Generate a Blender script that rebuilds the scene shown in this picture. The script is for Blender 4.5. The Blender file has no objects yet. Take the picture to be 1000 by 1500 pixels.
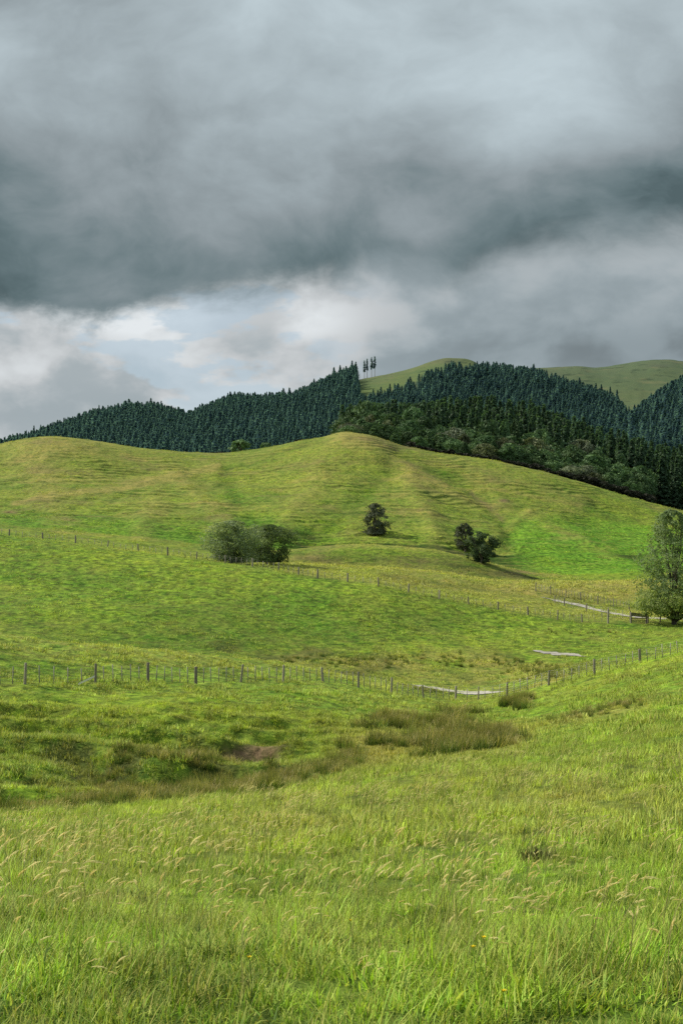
import bpy, math, random
import numpy as np
from mathutils import Vector, Matrix
random.seed(7); rng = np.random.default_rng(7)
scene = bpy.context.scene
COL = scene.collection
F = 2083.0          # focal length in units of the 1000x1500 photograph
H = 870.0           # eye level in the photograph

# ------------------------------------------------------------------ small helpers
def lin(r, g, b):
    f = lambda c: (c/255/12.92) if c/255 <= .04045 else ((c/255+.055)/1.055)**2.4
    return (f(r), f(g), f(b), 1.0)

def hash2(ix, iy, seed):
    h = (ix.astype(np.int64)*374761393 + iy.astype(np.int64)*668265263 + seed*974711) & 0x7fffffff
    h = ((h ^ (h >> 13))*1274126177) & 0x7fffffff
    return (h ^ (h >> 16)) & 0xffff

def pn(x, y, seed=0):
    x = np.asarray(x, float); y = np.asarray(y, float)
    x0 = np.floor(x); y0 = np.floor(y); fx = x-x0; fy = y-y0
    u = fx*fx*fx*(fx*(fx*6-15)+10); v = fy*fy*fy*(fy*(fy*6-15)+10)
    def g(ix, iy, dx, dy):
        a = hash2(ix, iy, seed)*(2*math.pi/65536)
        return np.cos(a)*dx+np.sin(a)*dy
    n00 = g(x0, y0, fx, fy); n10 = g(x0+1, y0, fx-1, fy)
    n01 = g(x0, y0+1, fx, fy-1); n11 = g(x0+1, y0+1, fx-1, fy-1)
    return ((n00*(1-u)+n10*u)*(1-v)+(n01*(1-u)+n11*u)*v)*1.5

def fbm(x, y, seed=0, o=4):
    s = 0; a = 1.0; t = 0
    for k in range(o):
        s = s+a*pn(x*2**k, y*2**k, seed+k*17); t += a; a *= .5
    return s/t

def sstep(a, b, x):
    t = np.clip((x-a)/(b-a), 0, 1); return t*t*(3-2*t)

def mesh_np(name, V, Fq, mat=None, smooth=True, attrs=None):
    """V (n,3), Fq (m,3|4) -> mesh datablock"""
    me = bpy.data.meshes.new(name)
    V = np.asarray(V, np.float32); Fq = np.asarray(Fq, np.int32)
    n, m, k = len(V), len(Fq), Fq.shape[1]
    me.vertices.add(n); me.vertices.foreach_set('co', V.ravel())
    me.loops.add(m*k); me.loops.foreach_set('vertex_index', Fq.ravel())
    me.polygons.add(m); me.polygons.foreach_set('loop_start', np.arange(0, m*k, k, dtype=np.int32))
    me.polygons.foreach_set('use_smooth', np.full(m, smooth))
    for an, av in (attrs or {}).items():
        a = me.attributes.new(an, 'FLOAT', 'POINT'); a.data.foreach_set('value', np.asarray(av, np.float32))
    if mat: me.materials.append(mat)
    me.update(calc_edges=True)
    return me

def link(name, data, parent=None, loc=(0, 0, 0)):
    o = bpy.data.objects.new(name, data); COL.objects.link(o); o.location = loc
    if parent: o.parent = parent
    return o

def tag(o, label=None, cat=None, group=None, kind=None):
    if label: o['label'] = label
    if cat: o['category'] = cat
    if group: o['group'] = group
    if kind: o['kind'] = kind
    return o

# ------------------------------------------------------------------ terrain
PXT = np.arange(-700, 1701, 4.0)
LINES = []
def line(pts, sig=14):
    """pts: (px, distance, py) knots of one line across the land"""
    p = np.array(pts, float)
    D = np.interp(PXT, p[:, 0], p[:, 1]); Y = np.interp(PXT, p[:, 0], p[:, 2])
    k = np.exp(-.5*(np.arange(-60, 61)*4/sig)**2); k /= k.sum()
    pad = lambda a: np.convolve(np.pad(a, 60, mode='edge'), k, 'valid')
    D = pad(D); Y = pad(Y)
    LINES.append((D, (H-Y)/F*D))

line([(0, 5.2, 1505), (1000, 5.2, 1500)], 60)
line([(0, 9, 1368), (500, 9, 1364), (1000, 9, 1352)], 60)
line([(0, 16, 1270), (500, 16, 1260), (1000, 16, 1228)], 60)
line([(-400, 26, 1240), (0, 26, 1222), (500, 26, 1195), (750, 26, 1170), (1000, 26, 1132), (1400, 26, 1080)], 60)
line([(-400, 36, 1230), (0, 36, 1200), (250, 37, 1188), (500, 40, 1153), (750, 44, 1112), (1000, 48, 1055), (1400, 50, 980)], 50)
line([(-400, 43, 1225), (0, 44, 1192), (250, 47, 1172), (400, 52, 1150), (500, 57, 1128), (650, 64, 1108), (750, 70, 1083), (1000, 74, 1010), (1400, 74, 930)], 30)
line([(-400, 47, 1220), (0, 48, 1188), (250, 51, 1166), (400, 56, 1143), (500, 61, 1118), (650, 68, 1098), (750, 77, 1070), (1000, 80, 998), (1400, 80, 915)], 30)
line([(-400, 56, 1110), (0, 58, 1108), (250, 61, 1102), (400, 67, 1086), (500, 76, 1066), (650, 86, 1058), (750, 92, 1048), (1000, 90, 980), (1400, 88, 900)], 24)
line([(-400, 76, 985), (0, 84, 1003), (142, 89, 1003), (287, 95, 1001), (415, 102, 999), (473, 106, 1000), (525, 110, 1008), (573, 114, 1019), (667, 120, 1027), (705, 119, 1027),
      (742, 116, 1021), (803, 113, 1006), (870, 111, 988), (937, 109, 972), (1000, 107, 957), (1400, 100, 865)], 14)
line([(-400, 92, 895), (0, 102, 928), (130, 104, 944), (300, 110, 958), (420, 116, 972), (500, 122, 991), (600, 128, 1011), (670, 132, 1016), (740, 130, 1011), (803, 122, 999),
      (870, 117, 982), (1000, 112, 952), (1400, 106, 858)], 14)
line([(-400, 112, 960), (0, 120, 975), (300, 126, 985), (420, 130, 986), (500, 134, 990), (600, 138, 1001), (670, 142, 1003), (740, 142, 998), (803, 138, 985), (870, 135, 975), (1000, 133, 965), (1400, 125, 915)], 20)
line([(-400, 135, 940), (0, 140, 947), (300, 145, 962), (420, 148, 969), (500, 148, 970), (600, 150, 974), (740, 155, 972), (870, 160, 953), (1000, 165, 938), (1400, 165, 900)], 25)
line([(-400, 180, 835), (0, 175, 862), (300, 172, 886), (500, 170, 912), (700, 172, 932), (870, 175, 930), (1000, 180, 922), (1400, 180, 895)], 30)
line([(-400, 228, 740), (0, 215, 784), (100, 212, 793), (200, 208, 807), (300, 203, 821), (400, 198, 834), (460, 195, 845), (520, 193, 852), (560, 191, 858), (640, 190, 874), (685, 190, 883),
      (770, 188, 899), (845, 187, 909), (920, 187, 912), (1000, 190, 913), (1400, 190, 890)], 14)
line([(-400, 245, 780), (0, 235, 800), (200, 230, 815), (300, 225, 824), (400, 215, 830), (460, 212, 834), (520, 212, 839), (640, 210, 858), (770, 208, 880), (845, 205, 891), (920, 205, 897), (1000, 205, 898), (1400, 205, 880)], 16)
line([(-400, 255, 780), (0, 245, 800), (200, 240, 812), (300, 236, 822), (430, 232, 828), (560, 232, 832), (640, 230, 839), (700, 230, 848), (750, 230, 851), (900, 232, 851), (1000, 235, 850), (1400, 235, 840)], 12)
line([(-400, 265, 780), (0, 255, 800), (200, 252, 812), (300, 250, 822), (430, 250, 834), (560, 250, 838), (640, 248, 844), (700, 246, 852), (750, 246, 855), (900, 250, 856), (1000, 250, 855), (1400, 250, 840)], 14)
line([(-400, 285, 765), (0, 275, 785), (200, 275, 800), (300, 275, 812), (380, 275, 812), (430, 275, 806), (500, 277, 799), (560, 278, 797), (640, 278, 803), (700, 276, 818), (740, 275, 831),
      (800, 272, 846), (850, 272, 850), (1000, 272, 847), (1400, 272, 835)], 12)
line([(-400, 305, 750), (0, 295, 770), (200, 298, 788), (300, 300, 800), (430, 300, 812), (500, 300, 811), (560, 300, 811), (640, 300, 814), (700, 298, 826), (740, 296, 831), (800, 292, 838), (850, 292, 840), (1000, 292, 833), (1400, 292, 825)], 16)
line([(-400, 340, 740), (0, 340, 745), (100, 340, 752), (200, 340, 752), (300, 340, 760), (400, 340, 755), (500, 340, 760), (600, 340, 770), (700, 340, 785), (800, 340, 790), (900, 340, 800), (1000, 340, 802), (1400, 340, 810)], 25)
line([(-400, 400, 715), (0, 400, 703), (100, 400, 700), (200, 400, 714), (300, 400, 716), (400, 400, 709), (500, 400, 703), (600, 400, 713), (700, 400, 733), (800, 400, 742), (900, 400, 763), (1000, 400, 775), (1400, 400, 820)], 25)
CREST = [(-400, 480, 690), (-120, 470, 665), (0, 470, 652), (40, 470, 643), (80, 470, 640), (130, 472, 646), (200, 480, 658), (270, 492, 665), (320, 498, 667), (350, 496, 664), (400, 486, 656), (450, 478, 645),
         (500, 472, 636), (540, 470, 638), (580, 470, 650), (640, 468, 664), (720, 465, 674), (790, 460, 689), (860, 456, 709), (940, 452, 734), (1000, 450, 748), (1100, 445, 775), (1400, 440, 850)]
line(CREST, 8)
line([(-400, 545, 720), (0, 540, 690), (310, 560, 690), (500, 540, 665), (580, 540, 672), (700, 535, 692), (800, 530, 705), (900, 525, 728), (1000, 520, 762), (1400, 520, 850)], 25)
line([(-400, 650, 740), (0, 650, 705), (310, 650, 700), (500, 650, 678), (600, 650, 672), (700, 650, 664), (800, 650, 684), (900, 650, 716), (1000, 650, 744), (1400, 650, 850)], 25)
line([(-400, 780, 745), (0, 780, 700), (310, 780, 698), (500, 780, 695), (700, 780, 700), (1000, 780, 745), (1400, 780, 850)], 30)
line([(-400, 1100, 712), (0, 1100, 680), (100, 1100, 655), (200, 1100, 645), (280, 1100, 655), (400, 1100, 635), (500, 1100, 628), (600, 1100, 628), (700, 1100, 634), (800, 1100, 632), (900, 1100, 640), (1000, 1000, 632), (1400, 1000, 620)], 25)
line([(-400, 1500, 715), (0, 1500, 681), (50, 1500, 667), (100, 1500, 649), (150, 1500, 630), (190, 1500, 619), (230, 1500, 622), (275, 1500, 634), (300, 1500, 624), (340, 1500, 606), (400, 1500, 602), (430, 1500, 599),
      (470, 1500, 580), (500, 1500, 567), (525, 1500, 560), (560, 1500, 551), (600, 1500, 541), (650, 1500, 527), (690, 1500, 529), (720, 1500, 546), (770, 1480, 552), (800, 1480, 553), (850, 1450, 574), (900, 1400, 602),
      (925, 1350, 610), (950, 1320, 598), (1000, 1250, 573), (1100, 1250, 530), (1400, 1250, 540)], 8)
line([(-400, 1750, 745), (0, 1750, 715), (300, 1750, 660), (500, 1750, 600), (650, 1750, 555), (720, 1750, 565), (850, 1750, 590), (920, 1750, 605), (1000, 1750, 600), (1400, 1750, 600)], 30)
line([(-400, 2400, 760), (0, 2400, 740), (400, 2400, 640), (600, 2400, 570), (700, 2400, 556), (770, 2400, 548), (810, 2400, 546), (850, 2400, 543), (872, 2400, 546.5), (900, 2400, 543), (940, 2400, 536), (970, 2400, 533), (1000, 2400, 537), (1060, 2400, 548), (1400, 2400, 600)], 9)
line([(-400, 3200, 820), (1400, 3200, 800)], 60)
line([(-400, 7000, 868), (1400, 7000, 868)], 60)
TD = np.array([l[0] for l in LINES]); TZ = np.array([l[1] for l in LINES])     # (K, n)
K0 = 3
def knots(px):
    t = np.clip((px-PXT[0])/4.0, 0, len(PXT)-1.001); i = t.astype(int); fr = t-i
    D = TD[:, i]*(1-fr)+TD[:, i+1]*fr; Z = TZ[:, i]*(1-fr)+TZ[:, i+1]*fr
    n = len(px)
    pre = np.array([[-60., -0.6], [-8., -1.35], [0., -1.6]])
    D = np.vstack([np.repeat(pre[:, :1], n, 1), D]); Z = np.vstack([np.repeat(pre[:, 1:], n, 1), Z])
    return D, Z

def base_z(X, Y):
    out = np.empty(len(X)); idx = np.empty(len(X), np.int32)
    for s in range(0, len(X), 120000):
        x = X[s:s+120000]; y = Y[s:s+120000]
        px = 500+F*x/np.maximum(y, 7.0)
        D, Z = knots(px)
        h = np.diff(D, axis=0); d = np.diff(Z, axis=0)/h
        m = np.zeros_like(Z); m[0] = d[0]; m[-1] = d[-1]
        w1 = 2*h[1:]+h[:-1]; w2 = h[1:]+2*h[:-1]
        same = d[1:]*d[:-1] > 0
        with np.errstate(divide='ignore', invalid='ignore'):
            hm = (w1+w2)/(w1/d[:-1]+w2/d[1:])
        m[1:-1] = np.where(same, hm, 0)
        k = np.clip((D <= y[None, :]).sum(0)-1, 0, len(D)-2); c = np.arange(len(x))
        hh = h[k, c]; t = np.clip((y-D[k, c])/hh, 0, 1)
        t2 = t*t; t3 = t2*t
        out[s:s+120000] = (2*t3-3*t2+1)*Z[k, c]+(t3-2*t2+t)*hh*m[k, c]+(-2*t3+3*t2)*Z[k+1, c]+(t3-t2)*hh*m[k+1, c]
        idx[s:s+120000] = k
    return out, idx

def pdist(px, py, poly):
    """distance in photo units to a polyline, and the signed side"""
    best = np.full(len(px), 1e9); side = np.zeros(len(px))
    for (x0, y0), (x1, y1) in zip(poly[:-1], poly[1:]):
        dx, dy = x1-x0, y1-y0; L = dx*dx+dy*dy
        t = np.clip(((px-x0)*dx+(py-y0)*dy)/L, 0, 1)
        d = np.hypot(px-x0-t*dx, py-y0-t*dy)
        s = np.sign((px-x0)*dy-(py-y0)*dx)
        b = d < best; best[b] = d[b]; side[b] = s[b]
    return best, side

# spurs (+) and gullies (-) on the big hill: polyline, metres, width
SPURS = [([(505, 640), (560, 668), (620, 705), (690, 732), (740, 748)], 1.6, 20), ([(585, 660), (640, 690), (690, 722), (735, 757), (745, 790)], -2.0, 15),
         ([(600, 705), (622, 745), (640, 790)], 2.0, 22), ([(570, 690), (520, 735), (450, 790)], -1.3, 24), ([(470, 700), (430, 745), (405, 790)], 1.3, 26),
         ([(330, 690), (345, 730), (380, 770)], -.7, 16), ([(230, 730), (215, 760), (205, 785)], 1.4, 26), ([(320, 682), (235, 705), (120, 722)], 0.9, 9),
         ([(250, 690), (280, 720), (330, 760)], 1.0, 18), ([(60, 690), (70, 720), (90, 760)], 1.0, 30), ([(775, 752), (745, 772), (712, 800)], 1.0, 9),
         ([(775, 752), (840, 790), (900, 812), (950, 830)], 0.9, 12), ([(850, 760), (900, 800), (960, 830)], -0.9, 18), ([(690, 700), (780, 715), (850, 740)], 0.8, 16), ([(470, 640), (400, 668), (330, 690)], -0.8, 12)]

def terr_z(X, Y, full=False):
    X = np.asarray(X, float); Y = np.asarray(Y, float)
    z, k = base_z(X, Y); trk = np.zeros(len(X))
    D = np.maximum(Y, 3.0)
    px = 500+F*X/D; py = H-F*z/D
    w_near = 1-sstep(35, 60, D)
    z = z+w_near*(.10*fbm(X*.25, Y*.25, 3)+.05*fbm(X*1.1, Y*1.1, 5, 3))*sstep(2, 6, np.abs(Y)+np.abs(X)*.3)
    w1 = sstep(40, 50, D)*(1-sstep(112, 125, D))
    tex = fbm(X*.16, Y*.16, 11)
    z = z+w1*(.35*tex*(1-.6*sstep(600, 900, px))+.10*fbm(X*.7, Y*.7, 12, 3))
    # little slumped banks across the face of the near hill
    ph = (D-48)*.16+1.3*fbm(X*.05, Y*.05, 15)+X*.01
    saw = ph-np.floor(ph); saw = np.where(saw < .75, saw/.75, (1-saw)/.25)
    wb = sstep(46, 52, D)*(1-sstep(74, 86, D))*(1-sstep(380, 560, px))
    z = z-wb*1.9*saw*np.clip(.45+.9*fbm(X*.07, Y*.03, 16), 0, 1.2)
    # the bare slip
    ds = np.hypot((px-360)/58, (py-1086)/10)
    z = z-wb*1.2*np.exp(-ds**4*1.2)
    w2 = sstep(120, 140, D)*(1-sstep(225, 250, D))
    z = z+w2*(.45*fbm(X*.05, Y*.05, 21)+.12*fbm(X*.3, Y*.3, 23, 3))*(1-.7*sstep(180, 187, D)*(1-sstep(192, 205, D)))
    w3 = sstep(220, 250, D)*(1-sstep(500, 560, D))
    cr = 1-.75*sstep(430, 465, D)*(1-sstep(480, 500, D))
    z = z+w3*cr*(.9*fbm(X*.022, Y*.022, 31)+.35*fbm(X*.08, Y*.08, 33))
    wS = sstep(285, 320, D)*(1-sstep(455, 480, D))
    if wS.max() > 0:
        s = wS > 0
        add = np.zeros(s.sum())
        for poly, a, wd in SPURS:
            d, _ = pdist(px[s], py[s], poly); add += .48*a*np.exp(-(d/(.8*wd))**2)
        z[s] += wS[s]*add
        # sheep tracks: narrow steps along the contour
        zz = z[s]; z[s] += wS[s]*cr[s]*(.40*fbm(X[s]*.10, Y[s]*.08, 47, 3)+.22*pn(X[s]*.3, Y[s]*.2, 48)); p2 = zz/1.25+2.2*fbm(X[s]*.022, Y[s]*.035, 41, 5)+.45*fbm(X[s]*.11, Y[s]*.16, 43, 4)
        q = p2-np.floor(p2); st = np.where(q < .72, q/.72, (1-q)/.28)
        patch = .08+.92*sstep(-.2, .4, fbm(X[s]*.05, Y[s]*.06, 45))
        smooth_field = sstep(742, 765, px[s])*sstep(745, 775, py[s])
        z[s] += wS[s]*cr[s]*(-.36)*(st-.5)*patch*(1-.85*smooth_field)
        trk[s] = sstep(.60, .80, q)*(1-sstep(.93, 1.0, q))*patch*(1-.85*smooth_field)*wS[s]-.35*sstep(.15, .0, np.abs(q-.3))*patch*wS[s]
    wf = sstep(700, 1000, D)
    z = z+wf*2.6*fbm(X*.018, Y*.012, 57)*sstep(1200, 1400, D)
    z = z+wf*(3.5*fbm(X*.006, Y*.006, 51)+.8*fbm(X*.03, Y*.03, 53))*(1-.3*sstep(2000, 2400, D))
    if full == 2: return z, k, px, py, trk
    if full: return z, k, px, py
    return z

def tz(x, y): return float(terr_z(np.array([x]), np.array([y]))[0])

def hit(px, py, d0=5, d1=700, n=900):
    """the first point of the land seen at photo position (px, py) beyond distance d0"""
    D = np.geomspace(d0, d1, n); X = (px-500)/F*D
    z = terr_z(X, D); q = H-F*z/D
    i = np.argmax(q <= py)
    if not (q <= py).any(): i = int(np.argmin(q))
    if i > 0 and q[i] <= py < q[i-1]:
        t = (q[i-1]-py)/(q[i-1]-q[i]); d = D[i-1]+t*(D[i]-D[i-1])
    else: d = D[i]
    x = (px-500)/F*d
    return Vector((x, d, tz(x, d)))

def at(px, d):
    x = (px-500)/F*d
    return Vector((x, d, tz(x, d)))

# ground cover masks ------------------------------------------------
def blob(px, py, cx, cy, rx, ry): return np.exp(-((px-cx)/rx)**2-((py-cy)/ry)**2)
def strip(px, py, poly, w): return np.exp(-(pdist(px, py, poly)[0]/w)**2)

def cover(X, Y, z, k, px, py):
    """dry (straw), lush (dark rank grass and painted shade), bare (soil), floor (forest litter)"""
    D = np.maximum(Y, 3)
    n1 = fbm(X*.06, Y*.06, 61); n2 = fbm(X*.4, Y*.25, 63); n3 = fbm(X*.015, Y*.015, 65)
    dry = .18+.20*n1+.12*n2
    lush_shade = .12+.35*np.clip(n1, 0, 1)
    bare = np.zeros(len(X)); floor = np.zeros(len(X))
    near = D < 44
    dry = dry+near*(.10*blob(px, py, 140, 1320, 120, 40)+.25*blob(px, py, 850, 1170, 160, 35)+.2*blob(px, py, 480, 1200, 160, 30)+.15*fbm(X*.5, Y*.3, 67))
    g1 = (D >= 42)*(D < 84)
    dry += g1*(.5*strip(px, py, [(20, 1180), (200, 1165), (330, 1150), (430, 1138)], 14)*sstep(-.1, .3, n2)+.5*strip(px, py, [(520, 1100), (640, 1090), (760, 1075)], 26)+.3*strip(px, py, [(800, 1060), (950, 1035)], 9))
    lush_shade += g1*(.6*strip(px, py, [(180, 1080), (300, 1076), (420, 1080)], 7)+.8*strip(px, py, [(0, 1082), (110, 1092), (200, 1106), (320, 1112)], 9)+.6*strip(px, py, [(0, 1130), (150, 1128), (330, 1130)], 12))*sstep(-.4, .2, n2)  # dark strips: shade of the bank scarps painted in with the rank grass
    lush_shade += g1*(.9*strip(px, py, [(0, 1190), (200, 1170), (420, 1135), (560, 1105)], 16)+.5*blob(px, py, 220, 1110, 240, 45)+.5*blob(px, py, 660, 1095, 160, 30))
    bare += g1*(1.3*sstep(.34, .62, blob(px, py, 360, 1090, 68, 15)+.3*n2)+.55*blob(px, py, 290, 1096, 40, 6)+.4*blob(px, py, 130, 1108, 50, 5))
    c1 = (D >= 95)*(D < 126)
    dry += c1*.10+(D > np.interp(px, [0, 130, 300, 420, 500], [93, 95, 102, 109, 116]))*(D < 126)*.16*(px < 560)
    lush_shade -= c1*.2
    v1 = (D >= 118)*(D < 172)
    dry += v1*(.75*blob(px, py, 650, 968, 130, 16)+.7*blob(px, py, 770, 985, 70, 22)+.55*blob(px, py, 480, 968, 70, 12)+.5*blob(px, py, 890, 928, 40, 12)+.35*blob(px, py, 620, 1000, 150, 14))*sstep(-.45, .25, fbm(X*.22, Y*.12, 71))
    lush_shade += v1*(.6*sstep(-.1, .35, fbm(X*.2, Y*.09, 73)))*sstep(930, 960, py)
    m2 = (D >= 172)*(D < 212)
    lush_shade += (D >= 126)*(D < 190)*.42*sstep(855, 945, py)*sstep(700, 400, px)  # slope darkens towards its foot, the shade there painted into the cover
    crest = np.interp(px, [-400, 0, 100, 200, 300, 400, 460, 520, 640, 770, 845, 1400], [228, 215, 212, 208, 203, 198, 195, 193, 190, 188, 187, 190])
    dry += sstep(crest-4, crest+3, D)*(D < 262)*(.34+.30*sstep(-.3, .4, fbm(X*.1, Y*.1, 75)))*(1-.55*sstep(800, 820, py)*(py < 862)*(D > 255))
    dry += (D >= 205)*(D < 262)*.5*blob(px, py, 880, 862, 130, 14)
    lush_shade += (D >= 196)*(D < 245)*.7*strip(px, py, [(560, 846), (680, 862), (790, 868), (850, 878)], 9)
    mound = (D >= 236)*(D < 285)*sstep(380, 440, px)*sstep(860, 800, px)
    dry += mound*sstep(268, 276, D)*.45; lush_shade += mound*(sstep(236, 242, D)*(1-sstep(262, 274, D)))*.55; bare += mound*(1-sstep(262, 274, D))*.35*sstep(0, .4, n1)
    dry += (D > 226)*(D < 236)*(px > 420)*.55
    lush_shade += (D > 285)*(D < 318)*sstep(400, 450, px)*sstep(800, 740, px)*.7; dry -= (D > 285)*(D < 318)*(px > 400)*.3  # dark band: shadow at the foot behind the mound, painted as cover
    h4 = (D >= 250)*(D < 520)
    up = sstep(800, 650, py)
    dry += h4*(.08+.22*up+.25*fbm(X*.02, Y*.03, 77)+.5*blob(px, py, 80, 655, 70, 14)+.4*blob(px, py, 520, 640, 50, 8)+.8*strip(px, py, [(320, 682), (280, 695), (235, 706), (180, 718), (120, 722), (20, 735)], 3.2)+.4*strip(px, py, [(560, 700), (640, 712), (740, 720), (850, 742)], 2.5))
    for poly, a_, wd in SPURS:
        sp = strip(px, py, poly, wd*.75)*h4*(D > 290)
        if a_ < 0: lush_shade += .30*sp; dry -= .2*sp
        else: dry += .28*sp
    lush_shade += h4*.45*sstep(.15, .5, fbm(X*.05, Y*.07, 83)); dry += h4*.4*sstep(.15, .5, fbm(X*.045, Y*.06, 84))
    field = sstep(735, 765, px)*sstep(748, 775, py)*(D > 285)*(D < 400)
    dry -= h4*field*.35; lush_shade -= h4*field*.1
    fl = (D > 300)*sstep(735, 790, py)*(1-sstep(420, 470, px))
    dry -= h4*fl*.25
    bare += h4*(.9*blob(px, py, 16, 748, 12, 3)+.8*blob(px, py, 738, 736, 9, 3)+.5*blob(px, py, 572, 655, 26, 4)+.45*blob(px, py, 540, 646, 40, 5)+.5*strip(px, py, [(690, 722), (735, 757)], 4)+.5*blob(px, py, 760, 838, 30, 5)+.35*blob(px, py, 610, 818, 60, 7))
    bare += h4*.35*sstep(.1, .5, fbm(X*.06, Y*.06, 79))*(1-field)
    floor = sstep(492, 515, D)*(px > 485)*(D < 1700)+sstep(560, 620, D)*(D < 1700)*(px <= 485)
    far = D > 700
    dry = np.where(far, .32+.3*fbm(X*.005, Y*.005, 81)+.35*fbm(X*.03, Y*.02, 82), dry); lush_shade = np.where(far, np.clip(.7*fbm(X*.012, Y*.006, 87)+.5*fbm(X*.05, Y*.03, 89), 0, 1), lush_shade)
    bare += far*(D > 1100)*(.8*blob(px, py, 655, 529, 18, 2.5)+.7*blob(px, py, 965, 535, 22, 3)+.5*blob(px, py, 815, 549, 10, 2.5))
    gap = pasture_gap(px, py)
    floor = np.where(far*(D > 1100), floor*(1-gap), floor)
    fresh = .7*h4*field*(D > 290)*(1-.5*sstep(.1, .5, n1))+.45*h4*fl+.35*blob(px, py, 60, 1172, 110, 14)*g1+.5*c1*(px < 560)*(D > 92)+.30*blob(px, py, 900, 1110, 220, 70)*(D < 110)+.25*blob(px, py, 780, 1290, 260, 60)*(D < 44)
    fresh = fresh+.30*sstep(-.1, .5, fbm(X*.045+9, Y*.03, 85))*(D < 230)
    return [np.clip(a, 0, 1) for a in (dry, lush_shade, bare, floor, fresh)]

FTOP = [(-700, 0), (516, 0), (522, 548), (532, 577), (560, 566), (600, 553), (640, 537), (660, 527), (690, 533), (705, 528), (725, 530), (760, 536), (790, 540), (806, 545), (830, 553), (870, 566), (900, 576), (914, 592), (922, 597), (935, 590), (960, 572), (1000, 548), (1100, 505), (1700, 400)]
def ftop(px): return np.interp(px, [p[0] for p in FTOP], [p[1] for p in FTOP])
def pasture_gap(px, py):
    return sstep(4, -6, py-14-ftop(px))*(px > 510)

# build the sheet
rowsY = np.concatenate([np.linspace(-55, 2, 30, endpoint=False), np.geomspace(2, 44, 150, endpoint=False), np.linspace(44, 130, 170, endpoint=False), np.linspace(130, 285, 170, endpoint=False),
                        np.linspace(285, 482, 330, endpoint=False), np.geomspace(482, 7000, 170)])
t = np.linspace(-1, 1, 1001); colsU = np.sign(t)*np.abs(t)**1.5
nr, nc = len(rowsY), len(colsU)
YY = np.repeat(rowsY, nc); XX = np.tile(colsU, nr)*(0.6*np.maximum(YY, 0)+24)
ZZ, KK, PX, PY, TRK = terr_z(XX, YY, 2)
DRY, LUSH_SHADE, BARE, FLOOR, FRESH = cover(XX, YY, ZZ, KK, PX, PY)

# ------------------------------------------------------------------ node helpers
class G:
    def __init__(s, tree): s.t = tree; s.n = tree.nodes; s.l = tree.links
    def new(s, ty, **kw):
        n = s.n.new(ty)
        for a, b in kw.items(): setattr(n, a, b)
        return n
    def put(s, sock, v):
        if isinstance(v, bpy.types.NodeSocket): s.l.new(v, sock)
        elif v is not None: sock.default_value = v
    def m(s, op, a, b=None, c=None, clamp=False):
        n = s.new('ShaderNodeMath', operation=op, use_clamp=clamp)
        s.put(n.inputs[0], a); s.put(n.inputs[1], b)
        if c is not None: s.put(n.inputs[2], c)
        return n.outputs[0]
    def ss(s, a, b, x):
        n = s.new('ShaderNodeMapRange', interpolation_type='SMOOTHSTEP')
        s.put(n.inputs['Value'], x); s.put(n.inputs['From Min'], a); s.put(n.inputs['From Max'], b)
        return n.outputs[0]
    def mr(s, x, a, b, c, d):
        n = s.new('ShaderNodeMapRange'); s.put(n.inputs['Value'], x)
        for nm, v in zip(('From Min', 'From Max', 'To Min', 'To Max'), (a, b, c, d)): s.put(n.inputs[nm], v)
        return n.outputs[0]
    def mix(s, f, a, b, blend='MIX'):
        n = s.new('ShaderNodeMix', data_type='RGBA', blend_type=blend)
        s.put(n.inputs[0], f); s.put(n.inputs[6], a); s.put(n.inputs[7], b)
        return n.outputs[2]
    def noise(s, vec, scale, detail=4, rough=.55, dist=0.0, dim='3D'):
        n = s.new('ShaderNodeTexNoise', noise_dimensions=dim)
        s.put(n.inputs['Vector'], vec); s.put(n.inputs['Scale'], scale); s.put(n.inputs['Detail'], detail); s.put(n.inputs['Roughness'], rough); s.put(n.inputs['Distortion'], dist)
        return n.outputs[0]
    def xyz(s, x, y, z=0.0):
        n = s.new('ShaderNodeCombineXYZ')
        for i, v in enumerate((x, y, z)): s.put(n.inputs[i], v)
        return n.outputs[0]
    def sep(s, v):
        n = s.new('ShaderNodeSeparateXYZ'); s.put(n.inputs[0], v); return n.outputs
    def attr(s, name, ty='GEOMETRY'):
        n = s.new('ShaderNodeAttribute', attribute_name=name, attribute_type=ty); return n.outputs['Fac']

def newmat(name):
    m = bpy.data.materials.new(name); m.use_nodes = True
    g = G(m.node_tree); g.n.clear()
    out = g.new('ShaderNodeOutputMaterial')
    return m, g, out

def pbsdf(g, col, rough=.8, spec=.2, normal=None):
    b = g.new('ShaderNodeBsdfPrincipled')
    g.put(b.inputs['Base Color'], col); g.put(b.inputs['Roughness'], rough); g.put(b.inputs['Specular IOR Level'], spec)
    if normal is not None: g.l.new(normal, b.inputs['Normal'])
    return b.outputs[0]

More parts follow.
